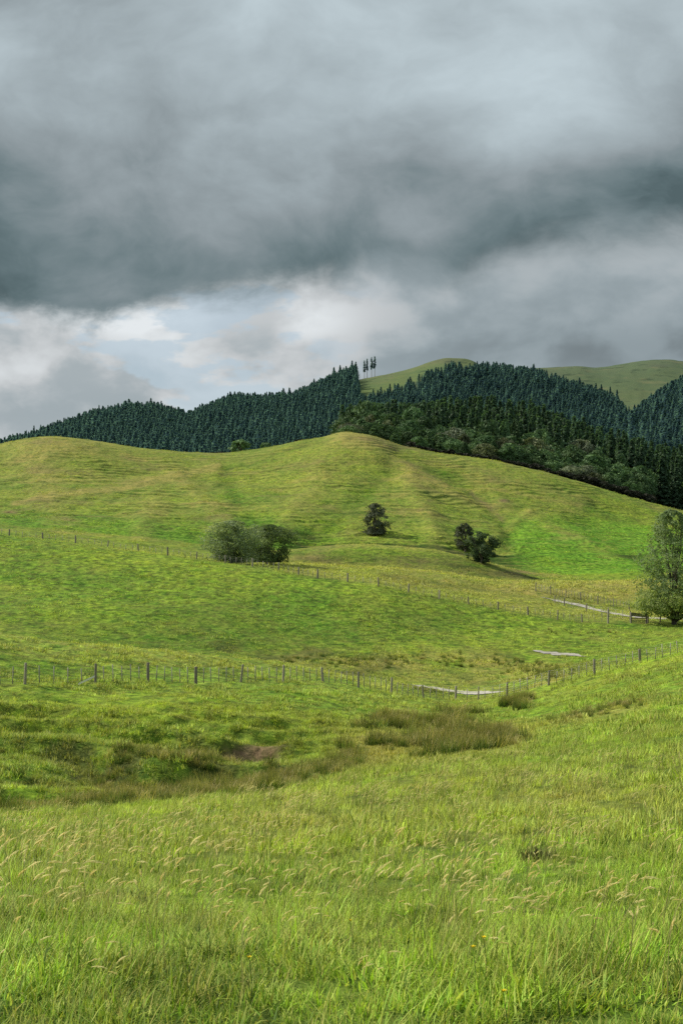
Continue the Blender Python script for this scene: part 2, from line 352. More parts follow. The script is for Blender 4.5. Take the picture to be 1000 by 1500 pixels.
# pasture colours (shared by the soil sheet and by the grass growing on it)
GREEN = (0.150, 0.300, 0.020, 1); GREEN2 = (0.280, 0.405, 0.028, 1); DARKG = (0.045, 0.105, 0.009, 1); STRAW = (0.480, 0.400, 0.110, 1)
def pasture(g, dry, lush_shade, pos, fresh):
    a = g.noise(pos, .05, 4); b = g.noise(pos, .7, 3); e_ = g.noise(pos, 1.6, 2)
    c = g.mix(g.ss(.35, .65, a), GREEN, GREEN2)
    c = g.mix(g.m('MULTIPLY', g.ss(.5, .8, b), .45), c, DARKG)
    c = g.mix(fresh, c, (.185, .390, .030, 1))
    c = g.mix(g.m('MULTIPLY', g.ss(.48, .70, e_), .5), c, g.mix(1.0, c, (1.55, 1.40, 1.3, 1), 'MULTIPLY'))
    cl = g.mr(g.noise(pos, 1.05, 3, .6), .35, .65, .38, 1.62)
    c = g.mix(1.0, c, g.xyz(cl, g.m('POWER', cl, .9), cl), 'MULTIPLY')
    c = g.mix(g.m('MULTIPLY', lush_shade, .75), c, DARKG)
    c = g.mix(g.m('MULTIPLY', g.ss(.55, 1.0, lush_shade), .7), c, (.030, .058, .012, 1))  # deepest tone, also used for the shade painted on the banks
    c = g.mix(g.m('MULTIPLY', dry, .95, clamp=True), c, STRAW)
    return c

def ground_mat():
    m, g, out = newmat('pasture_ground')
    pos = g.new('ShaderNodeNewGeometry').outputs['Position']
    x, y, z = g.sep(pos)
    dry, lush_shade, bare, floor = (g.attr(n) for n in ('dry', 'lush_shade', 'bare', 'floor'))
    fine = g.noise(pos, 2.2, 5, .7); mid = g.noise(pos, .35, 4, .6)
    dr = g.m('ADD', dry, g.m('MULTIPLY', g.m('SUBTRACT', mid, .5), .7), clamp=True)
    c = pasture(g, dr, lush_shade, pos, g.attr('fresh'))
    # grain of the sward
    c = g.mix(g.m('MULTIPLY', g.ss(.36, .60, fine), .65), g.mix(1.0, c, (.42, .50, .45, 1), 'MULTIPLY'), c)
    tuft = g.noise(g.xyz(x, g.m('MULTIPLY', y, .55), g.m('MULTIPLY', z, 2.0)), .9, 3, .6)
    c = g.mix(g.m('MULTIPLY', g.ss(.5, .66, tuft), .75), c, g.mix(1.0, c, (.45, .62, .5, 1), 'MULTIPLY'))
    yel = g.noise(g.xyz(x, g.m('MULTIPLY', y, .4), g.m('MULTIPLY', z, 1.5)), .33, 4, .65)
    c = g.mix(g.m('MULTIPLY', g.ss(.52, .70, yel), .40), c, g.mix(1.0, c, (1.55, 1.30, 1.2, 1), 'MULTIPLY'))
    c = g.mix(g.m('MULTIPLY', g.ss(.50, .30, yel), .50), c, g.mix(1.0, c, (.50, .66, .55, 1), 'MULTIPLY'))
    trk = g.attr('track')
    c = g.mix(g.m('MULTIPLY', g.m('MAXIMUM', trk, 0.0), .5), c, g.mix(1.0, c, (.42, .50, .45, 1), 'MULTIPLY'))
    c = g.mix(g.m('MULTIPLY', g.m('MAXIMUM', g.m('MULTIPLY', trk, -1.0), 0.0), .9, clamp=True), c, STRAW)
    soil = g.mix(g.ss(.35, .65, g.noise(g.xyz(g.m('MULTIPLY', x, 1.8), y, g.m('MULTIPLY', z, .6)), 1.6, 5, .7)), (.085, .048, .028, 1), (.30, .19, .115, 1))
    c = g.mix(g.m('MULTIPLY', bare, g.mr(mid, .3, .6, .5, 1.0), clamp=True), c, soil)
    c = g.mix(floor, c, (.018, .028, .016, 1))
    c = g.mix(g.m('MULTIPLY', g.ss(46, 34, y), .55), c, g.mix(fine, (.030, .048, .010, 1), (.075, .085, .022, 1)))  # near ground darkened: thatch with the shade between blades painted in
    # blue haze and cloud shade mixed into the colour of the distant ridges
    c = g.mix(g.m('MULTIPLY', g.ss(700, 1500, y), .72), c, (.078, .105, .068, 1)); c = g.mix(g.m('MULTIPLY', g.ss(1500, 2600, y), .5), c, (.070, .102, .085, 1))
    scrub = g.m('MULTIPLY', g.ss(.55, .63, g.noise(pos, .035, 5, .65)), g.ss(900, 1200, y))
    c = g.mix(g.m('MULTIPLY', scrub, .62), c, (.030, .050, .028, 1))
    tan_ = g.m('MULTIPLY', g.ss(.54, .66, g.noise(pos, .022, 5, .6)), g.ss(900, 1200, y))
    c = g.mix(g.m('MULTIPLY', tan_, .55), c, (.17, .165, .085, 1))
    hgt = g.m('ADD', g.m('MULTIPLY', fine, .35), g.m('ADD', g.m('MULTIPLY', tuft, .8), g.m('MULTIPLY', g.noise(pos, 7, 3), .08)))
    bp = g.new('ShaderNodeBump'); bp.inputs['Strength'].default_value = .8; bp.inputs['Distance'].default_value = .35
    g.l.new(hgt, bp.inputs['Height'])
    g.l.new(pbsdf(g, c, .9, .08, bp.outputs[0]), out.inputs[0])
    return m
M_GROUND = ground_mat()

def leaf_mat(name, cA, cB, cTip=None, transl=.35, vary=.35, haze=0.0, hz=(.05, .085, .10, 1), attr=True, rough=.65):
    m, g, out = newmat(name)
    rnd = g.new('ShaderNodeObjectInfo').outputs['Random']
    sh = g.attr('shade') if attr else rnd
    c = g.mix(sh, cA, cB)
    if cTip:
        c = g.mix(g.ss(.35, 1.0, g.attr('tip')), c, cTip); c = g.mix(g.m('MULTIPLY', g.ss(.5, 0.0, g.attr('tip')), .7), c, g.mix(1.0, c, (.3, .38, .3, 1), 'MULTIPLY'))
    v = g.mr(rnd, 0, 1, 1-vary, 1+vary)
    c = g.mix(1.0, c, g.xyz(v, v, v), 'MULTIPLY')
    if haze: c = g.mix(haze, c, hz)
    d = pbsdf(g, c, rough, .0 if haze else .12)
    tr = g.new('ShaderNodeBsdfTranslucent'); g.put(tr.inputs[0], g.mix(1.0, c, (1.2, 1.25, .6, 1), 'MULTIPLY'))
    mx = g.new('ShaderNodeMixShader'); mx.inputs[0].default_value = transl
    g.l.new(d, mx.inputs[1]); g.l.new(tr.outputs[0], mx.inputs[2]); g.l.new(mx.outputs[0], out.inputs[0])
    return m

def grass_mat(name, straw=0.0, tip=(.36, .40, .08, 1), dark=1.0):
    m, g, out = newmat(name)
    pos = g.new('ShaderNodeNewGeometry').outputs['Position']
    rnd = g.new('ShaderNodeObjectInfo').outputs['Random']
    dry = g.attr('dry', 'INSTANCER'); lush_shade = g.attr('lush_shade', 'INSTANCER')
    c = pasture(g, g.m('ADD', dry, straw, clamp=True), lush_shade, pos, g.attr('fresh', 'INSTANCER'))
    v = g.mr(rnd, 0, 1, .78*dark, 2.4*dark)
    c = g.mix(1.0, c, g.xyz(v, v, g.m('MULTIPLY', v, g.mr(g.m('FRACT', g.m('MULTIPLY', rnd, 7.3)), 0, 1, .6, 1.7))), 'MULTIPLY')
    bl = g.attr('shade')      # per-blade tone
    c = g.mix(g.m('MULTIPLY', g.ss(.72, 1.0, bl), .8), c, STRAW)
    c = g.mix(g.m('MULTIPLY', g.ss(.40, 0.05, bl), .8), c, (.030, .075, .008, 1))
    c = g.mix(g.m('MULTIPLY', g.m('MULTIPLY', g.ss(.48, .60, bl), g.ss(.74, .66, bl)), .8), c, (.66, .70, .17, 1))
    tp = g.attr('tip')
    c = g.mix(g.m('MULTIPLY', g.ss(.45, 1.0, tp), .55), c, tip)
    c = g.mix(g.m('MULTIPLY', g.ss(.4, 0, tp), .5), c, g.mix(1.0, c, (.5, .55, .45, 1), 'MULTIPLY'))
    vn = g.new('ShaderNodeVectorMath', operation='MULTIPLY_ADD'); g.l.new(g.new('ShaderNodeNewGeometry').outputs['Normal'], vn.inputs[0]); vn.inputs[1].default_value = (.6, .6, .6); vn.inputs[2].default_value = (0, 0, .38)
    nn_ = g.new('ShaderNodeVectorMath', operation='NORMALIZE'); g.l.new(vn.outputs[0], nn_.inputs[0])
    d = pbsdf(g, c, .6, .10, nn_.outputs[0])
    tr = g.new('ShaderNodeBsdfTranslucent'); g.put(tr.inputs[0], g.mix(1.0, c, (1.25, 1.25, .6, 1), 'MULTIPLY'))
    mx = g.new('ShaderNodeMixShader'); mx.inputs[0].default_value = .30
    g.l.new(d, mx.inputs[1]); g.l.new(tr.outputs[0], mx.inputs[2]); g.l.new(mx.outputs[0], out.inputs[0])
    return m

def plain_mat(name, cA, cB, scale=6, rough=.85, bump=.3, stretch=(1, 1, 1)):
    m, g, out = newmat(name)
    tc = g.new('ShaderNodeTexCoord').outputs['Object']
    mp = g.new('ShaderNodeMapping'); g.l.new(tc, mp.inputs[0]); mp.inputs['Scale'].default_value = stretch
    n = g.noise(mp.outputs[0], scale, 5, .65)
    rnd = g.new('ShaderNodeObjectInfo').outputs['Random']
    c = g.mix(g.ss(.3, .7, n), cA, cB); v = g.mr(rnd, 0, 1, .75, 1.25)
    c = g.mix(1.0, c, g.xyz(v, v, v), 'MULTIPLY')
    bp = g.new('ShaderNodeBump'); bp.inputs['Strength'].default_value = bump; bp.inputs['Distance'].default_value = .02; g.l.new(n, bp.inputs['Height'])
    g.l.new(pbsdf(g, c, rough, .2, bp.outputs[0]), out.inputs[0])
    return m

# ------------------------------------------------------------------ the land as five sheets that meet along the gullies
seg = {'ground': (0, K0+5), 'near': (K0+6, K0+9), 'mid': (K0+10, K0+13), 'main': (K0+14, K0+22), 'far': (K0+23, 99)}
q = np.arange(nr*nc).reshape(nr, nc)
quads = np.stack([q[:-1, :-1], q[:-1, 1:], q[1:, 1:], q[1:, :-1]], -1).reshape(-1, 4)
kq = KK[quads[:, 0]]
V = np.stack([XX, YY, ZZ], 1)
LAND = [('ground', 'ground', 'sunlit foreground meadow of long seeding grass sloping down to the gully'),
        ('near', 'hill', 'low rough grassy rise behind the gully, crossed by the near fence'),
        ('mid', 'hill', 'smooth green slope rising to the left under the second fence'),
        ('main', 'hill', 'broad sunlit hill with sheep tracks and scattered trees'),
        ('far', 'hills', 'distant ridges with pine forest and pale grassy tops')]
for key, nm, lab in LAND:
    lo, hi = seg[key]; fq = quads[(kq >= lo) & (kq <= hi)]
    used, inv = np.unique(fq.ravel(), return_inverse=True)
    me = mesh_np(nm, V[used], inv.reshape(-1, 4), M_GROUND, True, {'dry': DRY[used], 'lush_shade': LUSH_SHADE[used], 'bare': BARE[used], 'floor': FLOOR[used], 'track': TRK[used], 'fresh': FRESH[used]})
    tag(link(nm, me), lab, None, None, 'structure')
del V, quads, q

# ------------------------------------------------------------------ scatter (stuff): points + instanced tufts
def instancer(name, P, rot, scl, idx, protos, extra, label):
    pc = bpy.data.collections.new(name+'_kinds')
    for i, me in enumerate(protos):
        pc.objects.link(bpy.data.objects.new('%s_kind_%02d' % (name, i), me))
    me = bpy.data.meshes.new(name); me.vertices.add(len(P)); me.vertices.foreach_set('co', np.asarray(P, np.float32).ravel())
    a = me.attributes.new('rot', 'FLOAT_VECTOR', 'POINT'); a.data.foreach_set('vector', np.asarray(rot, np.float32).ravel())
    a = me.attributes.new('scl', 'FLOAT_VECTOR', 'POINT'); a.data.foreach_set('vector', np.asarray(scl, np.float32).ravel())
    a = me.attributes.new('idx', 'INT', 'POINT'); a.data.foreach_set('value', np.asarray(idx, np.int32))
    for k, v in extra.items():
        a = me.attributes.new(k, 'FLOAT', 'POINT'); a.data.foreach_set('value', np.asarray(v, np.float32))
    ng = bpy.data.node_groups.new(name+'_scatter', 'GeometryNodeTree')
    ng.interface.new_socket('Geometry', in_out='INPUT', socket_type='NodeSocketGeometry'); ng.interface.new_socket('Geometry', in_out='OUTPUT', socket_type='NodeSocketGeometry')
    N = ng.nodes; L = ng.links
    gi = N.new('NodeGroupInput'); go = N.new('NodeGroupOutput')
    iop = N.new('GeometryNodeInstanceOnPoints'); ci = N.new('GeometryNodeCollectionInfo')
    ci.inputs['Collection'].default_value = pc; ci.inputs['Separate Children'].default_value = True; ci.inputs['Reset Children'].default_value = True
    def na(nm, ty):
        n = N.new('GeometryNodeInputNamedAttribute'); n.data_type = ty; n.inputs['Name'].default_value = nm; return n.outputs['Attribute']
    er = N.new('FunctionNodeEulerToRotation'); L.new(na('rot', 'FLOAT_VECTOR'), er.inputs[0])
    L.new(gi.outputs[0], iop.inputs['Points']); L.new(ci.outputs[0], iop.inputs['Instance']); iop.inputs['Pick Instance'].default_value = True
    L.new(na('idx', 'INT'), iop.inputs['Instance Index']); L.new(er.outputs[0], iop.inputs['Rotation']); L.new(na('scl', 'FLOAT_VECTOR'), iop.inputs['Scale'])
    L.new(iop.outputs[0], go.inputs[0])
    o = link(name, me); md = o.modifiers.new('scatter', 'NODES'); md.node_group = ng
    tag(o, label, None, None, 'stuff')
    return o

def blade(p0, az, ln, lean, curl, w, segs=3):
    """points of a bending blade: list of (left, right) then a tip"""
    V = []; d = np.array([math.cos(az), math.sin(az), 0]); s = np.array([-math.sin(az), math.cos(az), 0])
    th = lean; p = np.array(p0, float)
    for i in range(segs+1):
        tt = i/segs; ww = w*(1-tt)**.6*.5
        if i < segs: V += [p-s*ww, p+s*ww]
        else: V += [p]
        p = p+(d*math.sin(th)+np.array([0, 0, 1])*math.cos(th))*ln/segs
        th += curl/segs
    return V
def tuft(seed, n, rad, h0, h1, w, lean=.35, curl=.8, segs=3, mat=None, wind=.25, name='tuft'):
    r = random.Random(seed); V = []; Fc = []; tip = []; sh = []
    for i in range(n):
        a = r.uniform(0, 6.283); q = rad*math.sqrt(r.random())
        az = a+r.gauss(0, .9); h = r.uniform(h0, h1)*(1-.35*q/rad)
        # the wind bends most blades towards +x
        if r.random() < wind: az = r.gauss(.3, .6)
        b = blade((q*math.cos(a), q*math.sin(a), -.02), az, h, abs(r.gauss(0, lean)), abs(r.gauss(curl*.6, curl*.5)), w*r.uniform(.7, 1.3), segs)
        o = len(V); V += b; s = r.random()
        for k in range(segs-1): Fc.append((o+2*k, o+2*k+1, o+2*k+3, o+2*k+2))
        Fc.append((o+2*segs-2, o+2*segs-1, o+2*segs, o+2*segs))
        for k in range(segs): tip += [k/segs]*2
        tip.append(1.0); sh += [s]*(2*segs+1)
    me = bpy.data.meshes.new(name)
    me.from_pydata([tuple(v) for v in V], [], [f if f[2] != f[3] else f[:3] for f in Fc])
    for nm, av in (('tip', tip), ('shade', sh)):
        a = me.attributes.new(nm, 'FLOAT', 'POINT'); a.data.foreach_set('value', np.array(av, np.float32))
    me.materials.append(mat); return me

def seedstalk(seed, n, mat, h=(.30, .56), rad=.12, droop=1.1, thick=.0026, head=.052):
    """flowering grass: thin stalks bowed by the wind with a soft seed head"""
    r = random.Random(seed); V = []; Fc = []; tip = []; sh = []
    for i in range(n):
        a = r.uniform(0, 6.283); q = rad*r.random(); az = r.gauss(.35, .55); ln = r.uniform(*h)
        p = np.array([q*math.cos(a), q*math.sin(a), 0.]); th = abs(r.gauss(.12, .12)); s = np.array([-math.sin(az), math.cos(az), 0]); d = np.array([math.cos(az), math.sin(az), 0])
        S = 7; dr = r.uniform(.35, 1.25)*droop; pts = []
        for k in range(S+1):
            pts.append((p.copy(), th)); p = p+(d*math.sin(th)+np.array([0, 0, 1])*math.cos(th))*ln/S; th += dr/S*(0.3+1.6*(k/S)**2)
        o = len(V); tone = r.random()
        for k, (pp, tt) in enumerate(pts):
            V += [pp-s*thick*.5, pp+s*thick*.5]; tip += [.2+.3*k/S]*2; sh += [tone]*2
            if k: Fc.append((o+2*k-2, o+2*k-1, o+2*k+1, o+2*k))
        # seed head: spikelets along the last stretch
        hd = head*r.uniform(.7, 1.5); p, th = pts[-1]
        m = 26
        for k in range(m):
            u = k/m; dirv = d*math.sin(th+.3*u)+np.array([0, 0, 1])*math.cos(th+.3*u)
            c = p+dirv*(u-.25)*hd; wv = (.25+.75*math.sin(math.pi*min(1, u*.9+.15)))*.0065
            a2 = r.uniform(0, 6.283); sd = s*math.cos(a2)+np.cross(dirv, s)*math.sin(a2)
            b = c+sd*wv+dirv*.010; e = c+dirv*.022+sd*wv*.5
            o = len(V); V += [c, b, e]; tip += [1, 1, 1]; sh += [tone]*3; Fc.append((o, o+1, o+2, o+2))
    me = bpy.data.meshes.new('seedhead')
    me.from_pydata([tuple(v) for v in V], [], [f if f[2] != f[3] else f[:3] for f in Fc])
    for nm, av in (('tip', tip), ('shade', sh)):
        a_ = me.attributes.new(nm, 'FLOAT', 'POINT'); a_.data.foreach_set('value', np.array(av, np.float32))
    me.materials.append(mat); return me

def field_points(d0, d1, dens, px0=-160, px1=1160, seed=0, xmin=5.0):
    """random ground points between two distances; dens(D) = points per square metre"""
    r = np.random.default_rng(seed); out = []
    edges = np.geomspace(d0, d1, 30)
    for a, b in zip(edges[:-1], edges[1:]):
        mid = (a+b)/2
        xl = min((px0-500)/F*mid, -xmin); xr = max((px1-500)/F*mid, xmin)
        n = int((b-a)*(xr-xl)*dens(mid))
        out.append(np.stack([r.uniform(xl, xr, n), r.uniform(a, b, n)], 1))
    P = np.concatenate(out)
    z, k, px, py = terr_z(P[:, 0], P[:, 1], True)
    return P[:, 0], P[:, 1], z, px, py, cover(P[:, 0], P[:, 1], z, k, px, py)

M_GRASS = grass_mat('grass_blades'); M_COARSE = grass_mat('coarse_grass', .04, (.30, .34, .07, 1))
def seed_mat():
    m, g, out = newmat('seed_heads')
    t_ = g.attr('tip'); rnd = g.new('ShaderNodeObjectInfo').outputs['Random']
    c = g.mix(g.ss(.3, .9, t_), (.17, .20, .05, 1), g.mix(g.attr('shade'), (.80, .70, .26, 1), (.92, .86, .46, 1)))
    c = g.mix(g.m('MULTIPLY', rnd, .35), c, (.74, .60, .24, 1))
    d = pbsdf(g, c, .7, .15); tr = g.new('ShaderNodeBsdfTranslucent'); g.put(tr.inputs[0], c)
    mx = g.new('ShaderNodeMixShader'); mx.inputs[0].default_value = .5
    g.l.new(d, mx.inputs[1]); g.l.new(tr.outputs[0], mx.inputs[2]); g.l.new(mx.outputs[0], out.inputs[0]); return m
M_SEED = seed_mat()

def scatter(name, pts, keep, size, protos, label, tilt=.15, zoff=0.0, zs=None):
    x, y, z, px, py, (dry, lush_shade, bare, floor, fresh) = pts
    k = keep; n = int(k.sum()); r = np.random.default_rng(len(name)*31+n)
    rot = np.stack([r.normal(0, tilt, n), r.normal(0, tilt, n), r.normal(0, .55, n)], 1)
    s = size[k]*r.uniform(.75, 1.3, n)
    zz = s*(zs[k] if zs is not None else 1.0)
    instancer(name, np.stack([x[k], y[k], z[k]+zoff], 1), rot, np.stack([s, s, zz], 1), r.integers(0, len(protos), n), protos, {'dry': dry[k]*np.where(y[k] > 126, .6, 1), 'lush_shade': lush_shade[k], 'fresh': fresh[k]}, label)
    print(name, n)

# 1 long grass right in front
near_kinds = ([tuft(100+i, 52, .11, .06, .19, .0075, .6, 1.5, 4, M_GRASS, .15) for i in range(6)]+[tuft(120+i, 26, .10, .12, .30, .0050, .4, 1.3, 4, M_GRASS, .4) for i in range(3)]
              +[tuft(130+i, 44, .12, .04, .12, .012, .9, 1.2, 3, M_GRASS, .05) for i in range(3)])
p = field_points(2.6, 15, lambda d: 105 if d < 8 else 75, seed=1, xmin=4.5)
hn = .80+1.0*fbm(p[0]*.8, p[1]*.7, 91)+.75*pn(p[0]*2.0, p[1]*1.7, 92)
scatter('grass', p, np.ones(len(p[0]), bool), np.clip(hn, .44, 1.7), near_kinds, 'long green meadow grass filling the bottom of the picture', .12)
p = field_points(2.6, 11, lambda d: 46, seed=11, xmin=4.5)
hn = .9+.4*fbm(p[0]*.9, p[1]*.9, 191)
scatter('grass', p, np.ones(len(p[0]), bool), np.clip(hn, .6, 1.4), near_kinds[-3:]+near_kinds[:2], 'short leafy undergrowth between the meadow grasses', .15)
# 2 middle foreground
mid_kinds = [tuft(140+i, 48, .24, .09, .26, .013, .6, 1.2, 3, M_GRASS, .2) for i in range(5)]+[tuft(150+i, 34, .2, .15, .34, .011, .4, 1.1, 3, M_GRASS, .4) for i in range(3)]
p = field_points(14, 50, lambda d: 22 if d < 24 else 12, seed=2)
hn = .78+1.0*fbm(p[0]*.4, p[1]*.3, 93)+.75*pn(p[0]*1.4, p[1]*.9, 94)
scatter('grass', p, p[5][1] < .95, np.clip(hn, .35, 1.5), mid_kinds, 'green grass on the middle of the sloping meadow', .12)
# rank grass on the slumped banks of the gully
bank_kinds = [tuft(190+i, 40, .26, .14, .38, .018, .5, 1.0, 3, M_COARSE, .2) for i in range(6)]
p = field_points(42, 84, lambda d: 12.0, px0=-80, px1=700, seed=8)
nb = fbm(p[0]*.3, p[1]*.25, 193)+.6*pn(p[0]*.9, p[1]*.8, 194)
scatter('grass', p, (p[5][2] < .42) & (p[4] > 1030), np.clip(.75+.8*nb, .3, 1.6), bank_kinds, 'rank uneven grass on the slumped banks of the gully', .2)
# 3 tussocky pasture on the rise and on the slopes behind
far_kinds = [tuft(160+i, 38, .42, .14, .40, .030, .55, .8, 2, M_COARSE) for i in range(6)]
p = field_points(46, 126, lambda d: 4.2 if d < 90 else 3.0, px0=-100, px1=1100, seed=3)
nn = fbm(p[0]*.22, p[1]*.14, 95); hn = .66+1.0*nn+.55*pn(p[0]*.7, p[1]*.5, 96)
scatter('grass', p, (p[5][2] < .35) & (nn > -.45), np.clip(hn, .25, 1.5), far_kinds, 'tufty pasture grass on the rise around the near fence', .15)
vfar = [tuft(170+i, 34, .8, .16, .42, .06, .6, .7, 2, M_COARSE) for i in range(5)]
p = field_points(126, 262, lambda d: .9, px0=-60, px1=1060, seed=4)
nn = fbm(p[0]*.10, p[1]*.06, 97)
scatter('grass', p, (nn > -.25) | (p[5][0] > .45), np.clip(.55+.6*nn+.5*p[5][0], .25, 1.4), vfar, 'pasture grass tufts on the green slope below the second fence', .15)
hill_kinds = [tuft(180+i, 14, 1.0, .18, .45, .16, .7, .6, 2, M_COARSE) for i in range(5)]
p = field_points(262, 482, lambda d: .55, px0=-40, px1=1040, seed=9)
nn = fbm(p[0]*.08, p[1]*.06, 197)+.6*pn(p[0]*.3, p[1]*.2, 198)
scatter('grass', p, (nn > -.1) & (p[5][2] < .4), np.clip(.5+.6*nn, .25, 1.2), hill_kinds, 'tussocks and rank grass scattered over the big hill', .15)
# seeding grass
sd_kinds = [seedstalk(200+i, 7, M_SEED) for i in range(5)]+[seedstalk(210+i, 6, M_SEED, (.26, .44), .16, 1.5, .003, .06) for i in range(3)]
p = field_points(4.9, 26, lambda d: 8.0 if d < 9 else 4.0, seed=5)
cl = fbm(p[0]*.35, p[1]*.3, 98)+.5*blob(p[3], p[4], 140, 1320, 160, 60)+.3*blob(p[3], p[4], 650, 1350, 260, 50)
scatter('seeding_grass', p, cl > np.random.default_rng(5).uniform(-.40, .95, len(cl)), np.clip(.85+.3*cl, .6, 1.25), sd_kinds, 'tan seed heads nodding above the foreground grass', .1)
sd2 = [seedstalk(220+i, 12, M_SEED, (.28, .42), .4, 1.0, .008, .09) for i in range(4)]
p = field_points(24, 44, lambda d: 1.3, seed=6)
cl = fbm(p[0]*.12, p[1]*.12, 99)+.6*blob(p[3], p[4], 850, 1170, 170, 40)+.5*blob(p[3], p[4], 470, 1200, 140, 30)
scatter('seeding_grass', p, cl > np.random.default_rng(6).uniform(.0, .9, len(cl)), np.clip(.8+.3*cl, .6, 1.2), sd2, 'pale seeding grass in patches on the upper meadow', .1)

# rushes and sedge in the gully
def rush_mat(name, a, b, tipc):
    return leaf_mat(name, a, b, tipc, .3, .35)
M_RUSH = rush_mat('rush_stems', (.065, .120, .024, 1), (.17, .240, .050, 1), (.33, .29, .095, 1)); M_SEDGE = rush_mat('sedge_leaves', (.20, .21, .055, 1), (.40, .36, .12, 1), (.58, .47, .22, 1))
rush_kinds = [tuft(300+i, 70, .32, .45, 1.0, .022, .30, .5, 3, M_RUSH, .1) for i in range(6)]+[tuft(310+i, 55, .28, .40, .90, .024, .38, .9, 3, M_SEDGE, .2) for i in range(3)]
def rush_bed(name, regions, d0, d1, dens, seed, label, sc=1.0, thr=.25):
    p = field_points(d0, d1, lambda d: dens, px0=-100, px1=1100, seed=seed)
    w = np.zeros(len(p[0]))
    for r_ in regions:
        if r_[0] == 's': w = np.maximum(w, strip(p[3], p[4], r_[1], r_[2])*r_[3])
        else: w = np.maximum(w, blob(p[3], p[4], *r_[1])*r_[2])
    n = .6*fbm(p[0]*.55, p[1]*.42, seed+400)+.5*fbm(p[0]*.16, p[1]*.12, seed+401)
    keep = w*(.62+2.0*n) > thr
    scatter(name, p, keep, np.clip(sc*(.50+.5*w+.9*n), .25, 1.5), rush_kinds, label, .12)
rush_bed('rushes', [('b', (640, 1082, 135, 42), 1.1), ('b', (545, 1108, 90, 26), 1.0), ('b', (740, 1090, 70, 14), 1.0), ('b', (755, 1032, 40, 10), 1.0)], 60, 118, 4.0, 21, 'brown and green rush bed in the gully below the fence corner', 1.1, .54)
rush_bed('rushes', [('s', [(100, 1185), (190, 1175), (330, 1158), (420, 1145)], 13, 1.0), ('b', (235, 1122, 190, 32), .8), ('s', [(420, 1140), (520, 1112)], 14, 1.0), ('b', (40, 1185, 70, 14), .6)], 43, 72, 4.2, 22, 'brownish rushes lining the gully at the left', .85, .27)
rush_bed('rushes', [('s', [(600, 1006), (636, 1012), (668, 1018)], 3, 1.0), ('s', [(790, 957), (858, 966)], 3, .9), ('s', [(786, 949), (850, 957)], 3, .8)], 112, 150, 2.0, 25, 'fringe of grass along the gravel strips on the valley floor', .42, .35)
rush_bed('rushes', [('s', [(805, 1057), (870, 1045), (945, 1034)], 6, 1.0)], 60, 100, 2.4, 23, 'strip of rank rushes on the right hand slope', .6, .35)
rush_bed('rushes', [('b', (650, 968, 120, 13), .8), ('b', (775, 985, 70, 18), .8), ('b', (470, 970, 70, 10), .8), ('b', (800, 925, 60, 10), .6), ('b', (890, 930, 40, 8), .6)], 122, 178, 1.1, 24, 'straw coloured rush patches on the valley floor behind the near fence', .75, .30)

# ------------------------------------------------------------------ trees
def tube(pts, rad, sides=7):
    V = []; Fc = []
    for i, (p, r) in enumerate(zip(pts, rad)):
        p = np.array(p); d = np.array(pts[min(i+1, len(pts)-1)])-np.array(pts[max(i-1, 0)]); d = d/(np.linalg.norm(d)+1e-9)
        a = np.cross(d, [0.3, 1, .1]); a /= np.linalg.norm(a)+1e-9; b = np.cross(d, a)
        for k in range(sides):
            t_ = 2*math.pi*k/sides; V.append(p+(a*math.cos(t_)+b*math.sin(t_))*r)
    for i in range(len(pts)-1):
        for k in range(sides):
            k2 = (k+1) % sides; Fc.append((i*sides+k, i*sides+k2, (i+1)*sides+k2, (i+1)*sides+k))
    return V, Fc
class MB:
    def __init__(s): s.V = []; s.F = []
    def add(s, V, Fc):
        o = len(s.V); s.V += [tuple(v) for v in V]; s.F += [tuple(i+o for i in f) for f in Fc]
    def tube(s, pts, rad, sides=7): s.add(*tube(pts, rad, sides))
    def mesh(s, name, mat, smooth=True):
        me = bpy.data.meshes.new(name); me.from_pydata(s.V, [], s.F); me.materials.append(mat)
        me.polygons.foreach_set('use_smooth', [smooth]*len(me.polygons)); return me

def leaves(C, Nrm, size, r, aspect=1.6, flat=.5, shade=None):
    """leaf quads (diamonds) at points C, roughly facing Nrm"""
    n = len(C)
    nr_ = Nrm+r.normal(0, flat, (n, 3)); nr_ /= np.linalg.norm(nr_, axis=1)[:, None]+1e-9
    a = np.cross(nr_, r.normal(0, 1, (n, 3))); a /= np.linalg.norm(a, axis=1)[:, None]+1e-9
    b = np.cross(nr_, a); s = size*r.uniform(.6, 1.4, (n, 1))
    V = np.stack([C-a*s*aspect*.5, C+b*s*.5, C+a*s*aspect*.5, C-b*s*.5], 1).reshape(-1, 3)
    Fq = np.arange(n*4).reshape(n, 4)
    sh = np.repeat(shade if shade is not None else r.random(n), 4)
    return V, Fq, sh

